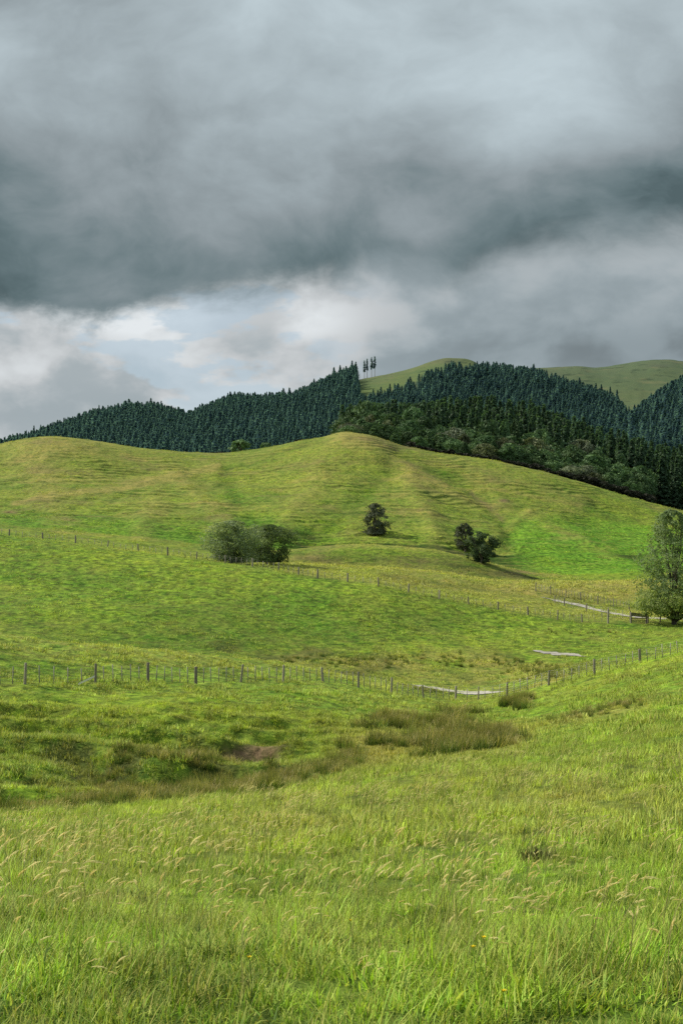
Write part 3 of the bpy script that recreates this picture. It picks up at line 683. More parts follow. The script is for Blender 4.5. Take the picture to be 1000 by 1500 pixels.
def noise3(p, f, seed):
    x, y, z = p[:, 0]*f, p[:, 1]*f, p[:, 2]*f
    return (pn(x+.3*z, y-.2*z, seed)+pn(y+7+.2*x, z, seed+1)+pn(z+3-.2*y, x+5, seed+2))/1.6
def crown(seed, w, h, base, n, leaf, clumps=30, shape='round', mat=None, gap=.02, name='crown'):
    """leaves through an uneven envelope, thinned by 3-D noise into clumps and gaps; returns mesh and limb targets"""
    r = np.random.default_rng(seed); M = int(n*2.4)
    t_ = r.random(M)**(.85 if shape == 'cone' else 1.0); a = r.uniform(0, 2*math.pi, M)
    if shape == 'round': k = np.sqrt(np.clip(1-(2*t_-1)**2, 0, 1))**.75
    elif shape == 'column': k = np.clip(np.sin(math.pi*np.clip(.30+.70*t_, 0, 1)), 0, 1)**.42
    elif shape == 'spread': k = (.62+.38*np.sin(math.pi*.8*t_))*np.clip((1-t_)*4.5, 0, 1)**.5
    else: k = (1-t_)**.45*(.72+.28*np.minimum(1, t_*6))
    dirn = np.stack([np.cos(a), np.sin(a), t_*2.2-1.1], 1)
    ray = 1+.30*np.clip(noise3(dirn*1.3+seed, 7.0, seed+13), -.6, 1)
    lump = ray+.42*noise3(dirn*1.0+seed, 1.5, seed)+.34*noise3(dirn+seed, 3.4, seed+9)
    rho = r.random(M)**.42*k*w/2*lump
    zt = t_*h*(1+.10*noise3(dirn, 1.3, seed+4)*np.minimum(1, (1-t_)*3+.2))
    P = np.stack([rho*np.cos(a), rho*np.sin(a), base+zt], 1)
    f = math.sqrt(clumps/26.0)*3.4/max(w, .01)
    nz = noise3(P, f, seed+20)+.35*noise3(P, f*2.3, seed+30)
    keep = nz > gap+.22*r.normal(0, 1, M)*.4
    P = P[keep][:n]; nz = nz[keep][:n]; tt = t_[keep][:n]; aa = a[keep][:n]
    e = .25/f; gx = [noise3(P+np.eye(3)[i]*e, f, seed+20)-noise3(P-np.eye(3)[i]*e, f, seed+20) for i in range(3)]
    N = -np.stack(gx, 1)*1.6+np.stack([np.cos(aa)*.55, np.sin(aa)*.55, .30+.5*(tt-.4)], 1)
    N /= np.linalg.norm(N, axis=1)[:, None]+1e-9
    S = np.clip(.42+.55*nz+.25*(tt-.5)+.12*r.normal(0, 1, len(P)), 0, 1)  # leaf tone rises with height: top light painted into the crown
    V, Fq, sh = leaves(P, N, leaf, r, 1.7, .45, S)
    V[:, 2] = np.maximum(V[:, 2], base*.4+.02*h)
    C = P[r.choice(len(P), 34)]*np.array([.8, .8, 1])
    return mesh_np(name, V, Fq, mat, False, {'shade': sh}), C

def trunk_mesh(seed, C, base, r0, mat, stems=1, name='trunk', limbs=14, top=.7):
    r = random.Random(seed); mb = MB(); Cs = sorted(C.tolist(), key=lambda c: c[2]); hmax = max(c[2] for c in Cs)
    for s in range(stems):
        a = r.uniform(0, 6.28); off = (0 if stems == 1 else r.uniform(.15, .6))
        bx, by = math.cos(a)*off, math.sin(a)*off; tx, ty = bx*2.2+r.gauss(0, .2), by*2.2+r.gauss(0, .2); zt = hmax*top*r.uniform(.8, 1)
        pts = [(bx+(tx-bx)*t_+r.gauss(0, .05), by+(ty-by)*t_+r.gauss(0, .05), -.5+(zt+.5)*t_) for t_ in (0, .12, .3, .5, .75, 1)]
        rr = r0/math.sqrt(stems); mb.tube(pts, [rr*1.5, rr*1.1, rr*.9, rr*.7, rr*.45, rr*.15])
        for c in r.sample(Cs, min(limbs//stems+2, len(Cs))):
            t_ = r.uniform(.25, .75); i = t_*5; k = int(i); fr = i-k
            p0 = tuple(pts[k][j]*(1-fr)+pts[k+1][j]*fr for j in range(3))
            if p0[2] > c[2]: p0 = (p0[0], p0[1], max(base*.5, c[2]-.25*hmax))
            m_ = tuple(p0[j]*.5+c[j]*.5+r.gauss(0, .08)+(0.12 if j == 2 else 0) for j in range(3))
            mb.tube([p0, m_, tuple(c)], [rr*.45, rr*.28, rr*.08], 5)
    return mb.mesh(name, mat)

M_BARK = plain_mat('bark', (.09, .075, .06, 1), (.18, .155, .13, 1), 5, .9, .6, (4, 4, .8))
M_BARKP = plain_mat('pale_bark', (.20, .19, .17, 1), (.30, .28, .26, 1), 5, .9, .4, (4, 4, .8))
def tree(name, label, loc, w, h, base, n, leaf, mat, seed, clumps, shape='round', stems=1, r0=.22, group=None, cat='tree', bark=None, rz=0, gap=.14):
    e = bpy.data.objects.new(name, None); COL.objects.link(e); e.location = loc; e.rotation_euler.z = rz
    tag(e, label, cat, group)
    cm, C = crown(seed, w, h, base, n, leaf, clumps, shape, mat, gap)
    link('trunk', trunk_mesh(seed, C, base, r0, bark or M_BARK, stems), e); link('crown', cm, e)
    return e

M_WILLOW = leaf_mat('grey_green_leaves', (.13, .175, .09, 1), (.31, .37, .21, 1), transl=.4)
M_LEAF = leaf_mat('green_leaves', (.095, .155, .062, 1), (.24, .32, .14, 1), transl=.4)
M_DARKLEAF = leaf_mat('dark_leaves', (.04, .072, .034, 1), (.12, .17, .08, 1), transl=.35)
M_GREYLEAF = leaf_mat('grey_dark_leaves', (.065, .085, .052, 1), (.18, .20, .13, 1), transl=.35)
M_POPLAR = leaf_mat('poplar_leaves', (.12, .20, .085, 1), (.36, .46, .22, 1), transl=.45)
M_POPLAR2 = leaf_mat('low_poplar_leaves', (.11, .16, .05, 1), (.31, .36, .13, 1), transl=.4)

def px2m(n, d): return n*d/F
def place_tree(name, label, px, py_base, x0, x1, y_top, d0, **kw):
    p = hit(px, py_base, d0); d = p.y
    w = px2m(x1-x0, d); h = px2m(py_base-y_top, d); base = kw.pop('basef', .12)*h
    p.z -= .1
    return tree(name, label, p, w*1.02, h-base, base, loc_=None, **kw) if False else tree(name, label, p, w*1.02, (h-base)*.97, base, **kw)
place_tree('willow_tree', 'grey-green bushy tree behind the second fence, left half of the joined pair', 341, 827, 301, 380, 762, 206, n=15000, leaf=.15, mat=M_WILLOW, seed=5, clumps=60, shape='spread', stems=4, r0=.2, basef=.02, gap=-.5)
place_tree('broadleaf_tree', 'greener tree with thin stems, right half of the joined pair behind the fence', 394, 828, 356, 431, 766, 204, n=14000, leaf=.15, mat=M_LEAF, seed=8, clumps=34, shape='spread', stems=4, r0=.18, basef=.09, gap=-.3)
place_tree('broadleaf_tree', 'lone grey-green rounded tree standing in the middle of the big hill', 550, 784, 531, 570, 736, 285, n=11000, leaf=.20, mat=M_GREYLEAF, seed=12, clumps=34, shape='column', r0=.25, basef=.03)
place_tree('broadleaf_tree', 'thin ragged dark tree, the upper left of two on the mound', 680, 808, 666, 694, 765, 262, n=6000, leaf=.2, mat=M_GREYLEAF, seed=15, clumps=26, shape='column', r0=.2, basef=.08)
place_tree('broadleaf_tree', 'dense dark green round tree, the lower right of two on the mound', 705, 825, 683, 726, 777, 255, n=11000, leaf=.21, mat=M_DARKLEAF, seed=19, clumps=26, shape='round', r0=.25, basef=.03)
# tall poplar by the gate at the right edge, two tones of leaf
pp = hit(983, 915, 150); pp.z -= .1; dT = pp.y
e = bpy.data.objects.new('poplar_tree', None); COL.objects.link(e); e.location = pp
tag(e, 'tall light green tree by the wooden gate, cut by the right edge', 'tree')
hT = px2m(915-745, dT)
cm, C1 = crown(31, px2m(92, dT), hT*.84, hT*.15, 26000, .15, 150, 'column', M_POPLAR, .16); cm2, C2 = crown(33, px2m(112, dT), hT*.26, hT*.06, 12000, .15, 70, 'round', M_POPLAR2)
link('trunk', trunk_mesh(31, np.concatenate([C1, C2]), 1.0, .34, M_BARK, 3, limbs=40, top=.9), e); link('crown', cm, e); link('lower_foliage', cm2, e)

# conifers ------------------------------------------------------------
M_PINE = leaf_mat('pine_needles', (.030, .066, .036, 1), (.088, .155, .080, 1), transl=.35, vary=.3)
M_PINEFAR = leaf_mat('distant_pine_needles', (.016, .034, .026, 1), (.036, .062, .046, 1), transl=.65, vary=.10, haze=.90, hz=(.105, .195, .250, 1), rough=1.0)  # cloud shade and blue air haze put into the needle colour
def pine_parts(seed, h, w, levels, arms, leaf, top_only=0.0, cone=1.0):
    r = np.random.default_rng(seed); P = []; N = []; S = []
    for i in range(levels):
        t_ = top_only+(1-top_only)*(i+.5*r.random())/levels
        u = (t_-top_only)/(1-top_only)
        R = w/2*((1-u)**.95*cone+(1-cone)*math.sin(math.pi*(.2+.8*u))**.7)*r.uniform(.78, 1.15)+.015*w
        if top_only == 0: R *= .7+.3*min(1, u*5)
        for k in range(arms):
            a = r.uniform(0, 6.283); rr = R*r.uniform(.75, 1.12); m_ = max(3, int(4+8*(1-u)))
            s = (np.arange(m_)+r.random(m_))/m_; s = .25+.75*s
            zz = t_*h+.16*rr*s-.12*rr*s*s+r.normal(0, .02*h/levels*8, m_)
            P.append(np.stack([np.cos(a)*rr*s+r.normal(0, .12*R, m_), np.sin(a)*rr*s+r.normal(0, .12*R, m_), zz], 1))
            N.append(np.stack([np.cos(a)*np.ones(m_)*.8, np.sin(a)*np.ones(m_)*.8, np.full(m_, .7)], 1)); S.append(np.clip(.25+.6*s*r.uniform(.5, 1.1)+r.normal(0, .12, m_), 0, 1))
    # leader shoot
    m_ = 8; P.append(np.stack([r.normal(0, .02*w, m_), r.normal(0, .02*w, m_), h*(.95+.06*r.random(m_))], 1)); N.append(r.normal(0, 1, (m_, 3))); S.append(np.full(m_, .7))
    return leaves(np.concatenate(P), np.concatenate(N), leaf, r, 2.0, .35, np.concatenate(S))
def pine_mesh(seed, h, w, levels, arms, leaf, mat, cone=1.0):
    V, Fq, sh = pine_parts(seed, h, w, levels, arms, leaf, 0, cone)
    return mesh_np('pine', V, Fq, mat, False, {'shade': sh})

# plantation block behind the crest of the big hill -------------------------
BTOP = [(480, 640), (497, 606), (510, 596), (530, 588), (600, 589), (650, 583), (700, 579), (760, 585), (800, 597), (850, 614), (900, 630), (950, 646), (1000, 656), (1100, 690)]
btop = lambda px: np.interp(px, [a for a, _ in BTOP], [b for _, b in BTOP])
near_pines = [pine_mesh(400+i, 1.0, .28+.03*(i % 3), 26, 8, .030, M_PINE, .8) for i in range(6)]
cand = []
r = random.Random(44)
for dd in np.arange(548, 720, 6.2):
    step = 5.6*F/dd; x = 492+r.uniform(0, step)
    while x < 1045:
        cand.append((x+r.uniform(-.3, .3)*step, dd+r.uniform(-2.5, 2.5))); x += step
made = []
for (px, d) in cand:
    if px < 497 and d > 600: continue
    p = at(px, d); pyb = H-F*p.z/d
    ht = px2m(pyb-btop(px)+r.gauss(-2, 3.5), d)
    if d < 600: ht = min(ht, r.uniform(19, 25))
    if ht < 9: continue
    ht = min(ht, r.uniform(22, 29)); made.append((px, d, p, ht))
# what shows: a tree whose top rises above the trees in front of it
vis = []; skyl = np.full(1400, 2000.0)
for (px, d, p, ht) in made:
    top = H-F*(p.z+ht)/d; i = int(px)+100; hw = 4
    cov = skyl[max(0, i-hw):i+hw+1].mean() if 0 <= i < 1390 else 0
    vis.append(cov-top); skyl[max(0, i-hw):i+hw+1] = np.minimum(skyl[max(0, i-hw):i+hw+1], top+4)
order = np.argsort(-np.array(vis)); chosen = set(order[:290].tolist())
rest_P = []; rest_s = []
PLAB = 'dark green pine packed in the plantation behind the crest of the sunlit hill'
first = None
for i, (px, d, p, ht) in enumerate(made):
    if vis[i] < .5: continue
    s = (ht*r.uniform(.9, 1.1), ht*r.uniform(.9, 1.1), ht)
    if i in chosen:
        o = bpy.data.objects.new('pine_tree', near_pines[r.randrange(6)]); COL.objects.link(o)
        o.location = p-Vector((0, 0, .3)); o.scale = s; o.rotation_euler.z = r.uniform(0, 6.28)
        tag(o, PLAB, 'pine tree', 'plantation pines behind the big hill')
    else: rest_P.append(tuple(p)); rest_s.append(s)
print('pines', len(made), 'shown', sum(v > .5 for v in vis), 'rest', len(rest_P))
if rest_P:
    n = len(rest_P)
    instancer('pine_forest', np.array(rest_P), np.stack([np.zeros(n), np.zeros(n), rng.uniform(0, 6.28, n)], 1), np.array(rest_s), rng.integers(0, 6, n), near_pines, {}, 'dark pine wood behind the crest of the sunlit hill')

# native bush in front of the pines -----------------------------------------
nat_mats = [leaf_mat('bush_leaves_dark', (.026, .062, .026, 1), (.125, .215, .085, 1), transl=.15), leaf_mat('bush_leaves_mid', (.036, .080, .034, 1), (.17, .27, .11, 1), transl=.15),
            leaf_mat('bush_leaves_grey', (.07, .092, .055, 1), (.29, .33, .21, 1), transl=.15), leaf_mat('bush_leaves_olive', (.075, .10, .048, 1), (.21, .235, .12, 1), transl=.15)]
nat_words = ['dark green', 'mid green', 'greyish flowering', 'olive green']
nat_protos = []
for mi in range(4):
    for j in range(3):
        shape = ('round', 'cone', 'spread')[j]
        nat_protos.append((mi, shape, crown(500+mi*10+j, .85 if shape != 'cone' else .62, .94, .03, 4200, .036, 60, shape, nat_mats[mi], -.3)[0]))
NTOP = [(500, 615), (515, 600), (545, 594), (575, 606), (600, 603), (640, 618), (700, 617), (740, 613), (780, 632), (830, 648), (880, 657), (920, 675), (960, 690), (1000, 705), (1060, 720)]
ntop = lambda px: np.interp(px, [a for a, _ in NTOP], [b for _, b in NTOP])
r = random.Random(91); nat = []
for dd in (541, 529, 517, 506, 497, 489):
    step = 29*520/dd; x = 504+r.uniform(0, step)
    while x < 950:
        nat.append((x, dd+r.uniform(-4, 4), (dd-489)/52)); x += step*r.uniform(.75, 1.3)
shape_words = {'round': 'round-headed', 'cone': 'pointed', 'spread': 'spreading'}
for (px, d, lv) in nat:
    p = at(px, d); pyb = H-F*p.z/d
    crest_py = np.interp(px, [c[0] for c in CREST], [c[2] for c in CREST])
    # front rows are lower, the back row reaches the outline of the bush
    top = crest_py-(crest_py-ntop(px))*(.36+.64*lv)*r.uniform(.85, 1.05)
    ht = px2m(pyb-top, d)*1.13
    if ht < 2: continue
    w = r.random()
    mi = 2 if (w < .16 and px > 640) or (px < 560 and w < .12) else (3 if w > .90 else (0 if w < .52 else 1))
    mi_, shape, me = r.choice([q_ for q_ in nat_protos if q_[0] == mi])
    sx = min(ht*r.uniform(.9, 1.3), 14)*(1.0 if shape != 'cone' else .95)
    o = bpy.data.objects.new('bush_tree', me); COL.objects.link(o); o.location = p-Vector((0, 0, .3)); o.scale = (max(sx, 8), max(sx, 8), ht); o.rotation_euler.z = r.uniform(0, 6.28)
    tag(o, '%s %s tree in the mixed bush along the hill crest' % (nat_words[mi], shape_words[shape]), 'tree', 'native bush along the hill crest')
# low dark hedge where the bush meets the pasture
M_HEDGE = leaf_mat('hedge_leaves', (.018, .022, .014, 1), (.046, .048, .032, 1), transl=.1)
hedge = [crown(560+i, 1.0, .92, .05, 900, .10, 14, 'round', M_HEDGE)[0] for i in range(3)]
for px in np.arange(600, 960, 9.5):
    cd = np.interp(px, [c[0] for c in CREST], [c[1] for c in CREST])+9
    p = at(px+r.uniform(-3, 3), cd+r.uniform(-2, 2)); crest_py = np.interp(px, [c[0] for c in CREST], [c[2] for c in CREST])
    up = r.uniform(5, 10) if px < 840 else r.uniform(11, 15)
    ht = px2m((H-F*p.z/p.y)-(crest_py-up), p.y)
    o = bpy.data.objects.new('shrub', hedge[r.randrange(3)]); COL.objects.link(o); o.location = p-Vector((0, 0, .3)); o.scale = (r.uniform(3.2, 4.2), 3.6, ht); o.rotation_euler.z = r.uniform(0, 6.28)
    tag(o, 'low dark shrub in the hedge along the edge of the pasture below the bush', 'shrub', 'hedge shrubs along the crest')
# two pale trees peeping over the saddle
for px, yt, w_, nm, lab in ((352, 645, 25, 'broadleaf_tree', 'pale green round tree peeping over the saddle, left of two'), (389, 648, 17, 'broadleaf_tree', 'small green tree peeping over the saddle, right of two')):
    p = at(px, 512); pyb = H-F*p.z/512; h_ = px2m(pyb-yt, 512)
    tree(nm, lab, p, px2m(w_, 512), h_*.9, h_*.1, 2600, .5, nat_mats[1], int(px), 18, 'round', 1, .25)
for px, up, w_ in ((318, 7, 26), (332, 5, 18), (440, 6, 14)):
    cd = np.interp(px, [c[0] for c in CREST], [c[1] for c in CREST])+8; cp = np.interp(px, [c[0] for c in CREST], [c[2] for c in CREST])
    p = at(px, cd); o = bpy.data.objects.new('shrub', hedge[0]); COL.objects.link(o); o.location = p-Vector((0, 0, .3)); o.scale = (px2m(w_, cd), px2m(w_, cd), px2m((H-F*p.z/cd)-cp+up, cd))
    tag(o, 'low shrub in line with the saddle left of the hilltop, %s' % {318: 'widest of three', 332: 'between the other two', 440: 'nearest the hilltop'}[px], 'shrub')

# distant forest ---------------------------------------------------------
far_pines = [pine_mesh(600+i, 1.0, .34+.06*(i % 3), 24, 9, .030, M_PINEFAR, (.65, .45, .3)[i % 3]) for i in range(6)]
r2 = np.random.default_rng(77); PX_ = []; PD_ = []
for dd in np.concatenate([np.arange(790, 1180, 11), np.arange(1180, 1530, 5.6)]):
    step = 5.3*F/dd; xs = np.arange(-150, 1150, step); xs = xs+r2.uniform(-.4, .4, len(xs))*step
    PX_.append(xs); PD_.append(dd+r2.uniform(-4, 4, len(xs)))
PX_ = np.concatenate(PX_); PD_ = np.concatenate(PD_); FX = (PX_-500)/F*PD_
fz = terr_z(FX, PD_); hts = r2.uniform(12.5, 17.5, len(FX))*(1+.36*fbm(FX*.02, PD_*.02, 88))
emerg = r2.random(len(FX)) < .03; hts = hts*(1+.22*emerg)
toppy = H-F*(fz+hts)/PD_
keep = (toppy >= ftop(PX_)-r2.uniform(0, 2.5, len(FX))) & (PD_ < np.interp(PX_, [-700, 820, 925, 1000, 1700], [1530, 1530, 1380, 1290, 1290]))
# ragged edges and a few thin places
keep &= fbm(FX*.02, PD_*.02, 86) > -.72
# the ones on the skyline stand as trees of their own (built below)
n = int(keep.sum()); sc_ = hts[keep]
ss_ = sc_*r2.uniform(.75, 1.45, n)
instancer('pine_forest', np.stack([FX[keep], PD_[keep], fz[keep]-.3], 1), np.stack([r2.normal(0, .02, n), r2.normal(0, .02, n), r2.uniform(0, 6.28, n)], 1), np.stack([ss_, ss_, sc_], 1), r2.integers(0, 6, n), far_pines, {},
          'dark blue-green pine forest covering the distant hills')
print('far pines', n)

def ragged_pine(name, label, px, d, py_top, py_base, w_px, seed, top_only, group=None, cone=.5, mat=None, tr=.30, levels=16, arms=6):
    p = at(px, d); h_ = px2m(py_base-py_top, d) if py_base else p.z*0+px2m((H-F*p.z/d)-py_top, d)
    e = bpy.data.objects.new(name, None); COL.objects.link(e); e.location = p-Vector((0, 0, .5)); tag(e, label, 'pine tree', group)
    w = px2m(w_px, d); V, Fq, sh = pine_parts(seed, h_, w, levels, arms, max(.7, w*.10), top_only, cone)
    rr = random.Random(seed); mb = MB(); lx = rr.gauss(0, .25)
    mb.tube([(0, 0, -1), (lx*.5, 0, h_*.4), (lx, 0, h_*.75), (lx*.5, 0, h_*.98)], [tr*1.25, tr, tr*.8, tr*.2], 6)
    for k in range(7):
        z_ = h_*(top_only+.05+(1-top_only)*k/8); a = rr.uniform(0, 6.28); q_ = w*.4*rr.uniform(.5, 1); mb.tube([(lx*.8, 0, z_), (lx*.8+math.cos(a)*q_, math.sin(a)*q_, z_+.5)], [.12, .04], 4)
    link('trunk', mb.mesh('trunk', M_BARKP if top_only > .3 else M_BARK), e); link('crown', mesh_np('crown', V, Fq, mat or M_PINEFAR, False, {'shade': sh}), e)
tall = [(533.5, 528, 555, 4.5, 'leftmost and shortest of the tall bare-trunked pines on the skyline'), (537.5, 525, 555, 4.2, 'second from the left of the tall bare-trunked pines on the skyline'),
        (544, 522.5, 554, 4.2, 'thin third of the tall bare-trunked pines on the skyline'), (548.5, 521, 552, 5.5, 'rightmost and fullest of the tall bare-trunked pines on the skyline')]
for i, (px, yt, yb, w_, lab) in enumerate(tall):
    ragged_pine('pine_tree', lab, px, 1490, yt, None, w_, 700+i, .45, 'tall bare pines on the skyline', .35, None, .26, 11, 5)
SK = [(489, 537, 12), (498, 534, 11), (508, 539, 10), (517, 537, 9), (656, 532, 9), (667, 531, 10), (700, 533, 10), (713, 529, 11), (725, 531, 10), (737, 530, 12), (750, 534, 11), (761, 536, 10), (781, 533, 14), (793, 540, 12), (800, 541, 9),
      (836, 556, 9), (848, 552, 10), (860, 562, 9), (872, 560, 9), (880, 562, 10), (893, 566, 10), (903, 570, 10), (940, 585, 10), (960, 572, 10), (985, 556, 11)]
for i, (px, yt, w_) in enumerate(SK):
    dm = 1470 if px < 820 else (1420 if px < 920 else 1270)
    for d in np.arange(dm, 850, -8):
        if px2m((H-F*at(px, d).z/d)-yt, d) >= 17+i % 4: break
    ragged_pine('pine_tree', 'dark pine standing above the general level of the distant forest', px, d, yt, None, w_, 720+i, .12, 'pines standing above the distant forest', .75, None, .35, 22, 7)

# ------------------------------------------------------------------ fences
M_POST = plain_mat('weathered_post', (.17, .145, .115, 1), (.36, .32, .26, 1), 9, .9, .5, (5, 5, .8)); M_BATTEN = plain_mat('grey_batten', (.19, .175, .15, 1), (.40, .37, .32, 1), 9, .9, .4, (5, 5, .8))
M_DARKWOOD = plain_mat('dark_timber', (.030, .030, .032, 1), (.075, .07, .065, 1), 6, .8, .4, (1, 6, 6)); M_PALEWOOD = plain_mat('bleached_timber', (.55, .52, .45, 1), (.75, .72, .64, 1), 6, .85, .3, (1, 6, 6))
def wire_mat():
    m, g, out = newmat('wire'); b = g.new('ShaderNodeBsdfPrincipled'); tc = g.new('ShaderNodeTexCoord').outputs['Object']
    g.put(b.inputs['Base Color'], g.mix(g.noise(tc, 3, 2), (.25, .24, .23, 1), (.42, .42, .41, 1))); b.inputs['Metallic'].default_value = .7; b.inputs['Roughness'].default_value = .5
    g.l.new(b.outputs[0], out.inputs[0]); return m
M_WIRE = wire_mat()
def post_mesh(seed, h, r0, mat, sides=9):
    r = random.Random(seed); mb = MB(); lx, ly = r.gauss(0, .03), r.gauss(0, .03)
    zs = [-.3, 0, h*.3, h*.65, h*.97, h]; rs = [1.05, 1.0, .98, .96, .93, .78]
    mb.tube([(lx*z, ly*z+r.gauss(0, .004), z) for z in zs], [r0*k*r.uniform(.96, 1.04) for k in rs], sides)
    n = len(mb.V); mb.F.append(tuple(range(n-sides, n))); return mb.mesh('post', mat)
def batten_mesh(seed, h, w, t_, mat):
    r = random.Random(seed); mb = MB(); lx = r.gauss(0, .02)
    V = [(sx*w/2+lx*z, sy*t_/2, z) for z in (.06, h*.5, h) for sx, sy in ((-1, -1), (1, -1), (1, 1), (-1, 1))]
    Fc = [(0, 3, 2, 1), (8, 9, 10, 11)]+[(b+k, b+(k+1) % 4, b+4+(k+1) % 4, b+4+k) for b in (0, 4) for k in range(4)]
    mb.add(V, Fc); return mb.mesh('batten', mat)
posts_ = [post_mesh(800+i, 1.0, .085, M_POST) for i in range(5)]; battens_ = [batten_mesh(820+i, 1.0, .05, .035, M_BATTEN) for i in range(5)]
def fence(name, label, pts, hts, between, seed, strands=5, post_r=1.0, batten_h=.95, group=None, lean=0.0, sag=True, thin=()):
    """pts: ground points of the posts"""
    r = random.Random(seed); e = bpy.data.objects.new(name, None); COL.objects.link(e); e.location = pts[0]; tag(e, label, 'fence', group)
    o0 = pts[0]
    for i, p in enumerate(pts):
        o = link('post', posts_[r.randrange(5)], e, p-o0); k = .6 if i in thin else 1
        o.scale = (post_r*k*r.uniform(.85, 1.35), post_r*k*r.uniform(.85, 1.35), hts[i]*r.uniform(.93, 1.08)); o.rotation_euler = (r.gauss(0, .035), r.gauss(0, .05)+lean, r.uniform(0, 6.28))
    tops = []
    for i, (a, b) in enumerate(zip(pts[:-1], pts[1:])):
        nb = between if isinstance(between, int) else between[i]
        for j in range(nb):
            t_ = (j+1)/(nb+1); x = a.x+(b.x-a.x)*t_; y = a.y+(b.y-a.y)*t_
            zg = max(tz(x, y)-.05, (a.z+(b.z-a.z)*t_)-.35)
            o = link('batten', battens_[r.randrange(5)], e, Vector((x, y, zg+.04))-o0)
            hh = (hts[i]*(1-t_)+hts[i+1]*t_)*batten_h*r.uniform(.93, 1.05); o.scale = (1, 1, hh); o.rotation_euler = (0, r.gauss(0, .035), math.atan2(b.y-a.y, b.x-a.x))
    for s in range(strands):
        mb = MB(); P = []
        for i, p in enumerate(pts):
            q_ = p-o0; P.append((q_.x, q_.y-.09*post_r, q_.z+hts[i]*(.16+.78*s/max(1, strands-1))))
        R = []
        for i in range(len(P)-1):
            for j in range(4):
                t_ = j/4; R.append(tuple(P[i][c]*(1-t_)+P[i+1][c]*t_-(.03*math.sin(math.pi*t_) if c == 2 else 0) for c in range(3)))
        R.append(P[-1]); mb.tube(R, [.004]*len(R), 4); link('wire', mb.mesh('wire', M_WIRE), e)
    return e

NF = [(-75, 1003, 1.2), (-18, 1003, 1.2), (37, 1003, 1.22), (140, 1003, 1.2), (217, 1002, 1.2), (287, 1001, 1.18), (353, 1000, 1.2), (415, 999, 1.2), (473, 1000, 1.15), (525, 1008, 1.25), (573, 1019.5, 1.25), (620, 1024, 1.05), (667, 1028, 1.25), (700, 1028, 1.1),
      (742, 1021, 1.15), (803, 1006, 1.2), (870, 988, 1.2), (937, 972, 1.15), (1003, 956, 1.15), (1070, 938, 1.15)]
fd = lambda px: np.interp(px, [-400, 0, 142, 287, 415, 473, 525, 573, 667, 705, 742, 803, 870, 937, 1000, 1400], [76, 84, 89, 95, 102, 106, 110, 114, 120, 119, 116, 113, 111, 109, 107, 100])
npts = [at(px, float(fd(px))) for px, py, h in NF]; nh = [h for *_, h in NF]
btw = [0, 2, 4, 5, 5, 5, 5, 5, 5, 5, 5, 4, 1, 3, 5, 5, 5, 5, 4]
fence('wire_fence', 'near post and batten wire fence dipping between rush bed and valley floor', npts, nh, btw, 1, 6, 1.0, .93, thin=(11, 13))
# pale fallen rail leaning on the fence
a = at(113, 88.3); mb = MB()
V = [(-.5, -.05, .14), (.5, -.05, .62), (.5, .05, .62), (-.5, .05, .14), (-.5, -.05, .26), (.5, -.05, .74), (.5, .05, .74), (-.5, .05, .26)]
mb.add(V, [(0, 3, 2, 1), (4, 5, 6, 7), (0, 1, 5, 4), (1, 2, 6, 5), (2, 3, 7, 6), (3, 0, 4, 7)])
a = at(127, 87.6); o = link('timber_rail', mb.mesh('timber_rail', M_PALEWOOD, False)); o.location = a; tag(o, 'short bleached rail propped on the near fence beside its left posts', 'rail')

MF = [(-40, 1.1), (14, 1.1), (63, 1.0), (111, 1.15), (158, 1.1), (203, 1.15), (246, 1.15), (288, 1.1), (330, 1.15), (370, 1.15), (408, 1.1), (437, 1.05), (465, 1.25), (509, 1.1), (554, 1.1), (598, 1.1), (643, 1.1), (686, 1.1), (729, 1.1), (773, 1.15), (816, 1.15), (852, 1.15), (890, 1.9)]
cd = lambda px: np.interp(px, [-400, 0, 100, 200, 300, 400, 460, 520, 560, 640, 685, 770, 845, 920, 1000], [228, 215, 212, 208, 203, 198, 195, 193, 191, 190, 190, 188, 187, 187, 190])-1.5
mp = [at(px, float(cd(px))) for px, _ in MF]
fence('wire_fence', 'long fence of pale posts along the top of the smooth green slope', mp, [h for _, h in MF], [4]*10+[3]*12, 2, 5, 1.15, .85)
# lane fences on both sides of the gravel track
lf = [(784, 866), (806, 871), (828, 875.5), (850, 879.5), (875, 885), (898, 889), (921, 893)]
fence('wire_fence', 'fence with thin posts along the far side of the gravel track', [hit(px, py, 186) for px, py in lf], [1.25]*len(lf), [4]*6, 3, 5, .9, .9)
lf2 = [(812, 884), (826, 888), (858, 896), (891, 904), (922, 909)]
fence('wire_fence', 'short fence of thin posts along the near side of the gravel track', [hit(px, py, 186) for px, py in lf2], [1.2, 1.25, 1.25, 1.3, 1.3], [2, 2, 2, 2], 4, 4, .9, .9)

# wooden gate beside the tall tree
gp = hit(935, 913, 150); e = bpy.data.objects.new('timber_gate', None); COL.objects.link(e); e.location = gp; tag(e, 'dark wooden gate with posts and rails beside the tall tree at the right', 'gate')
def box(mb, x0, x1, y0, y1, z0, z1, sl=0.0):
    V = [(x, y, z+sl*x) for z in (z0, z1) for x, y in ((x0, y0), (x1, y0), (x1, y1), (x0, y1))]
    mb.add(V, [(0, 3, 2, 1), (4, 5, 6, 7), (0, 1, 5, 4), (1, 2, 6, 5), (2, 3, 7, 6), (3, 0, 4, 7)])
for x, hh in ((-1.05, 1.45), (.98, 1.2)):
    o = link('post', posts_[1], e, (x, 0, 0)); o.scale = (1.3, 1.3, hh)
for z0, z1 in ((.12, .24), (.36, .48), (.60, .72)):
    mb = MB(); box(mb, -1.0, .95, -.14, -.09, z0, z1); link('rail', mb.mesh('rail', M_DARKWOOD, False), e)
mb = MB()
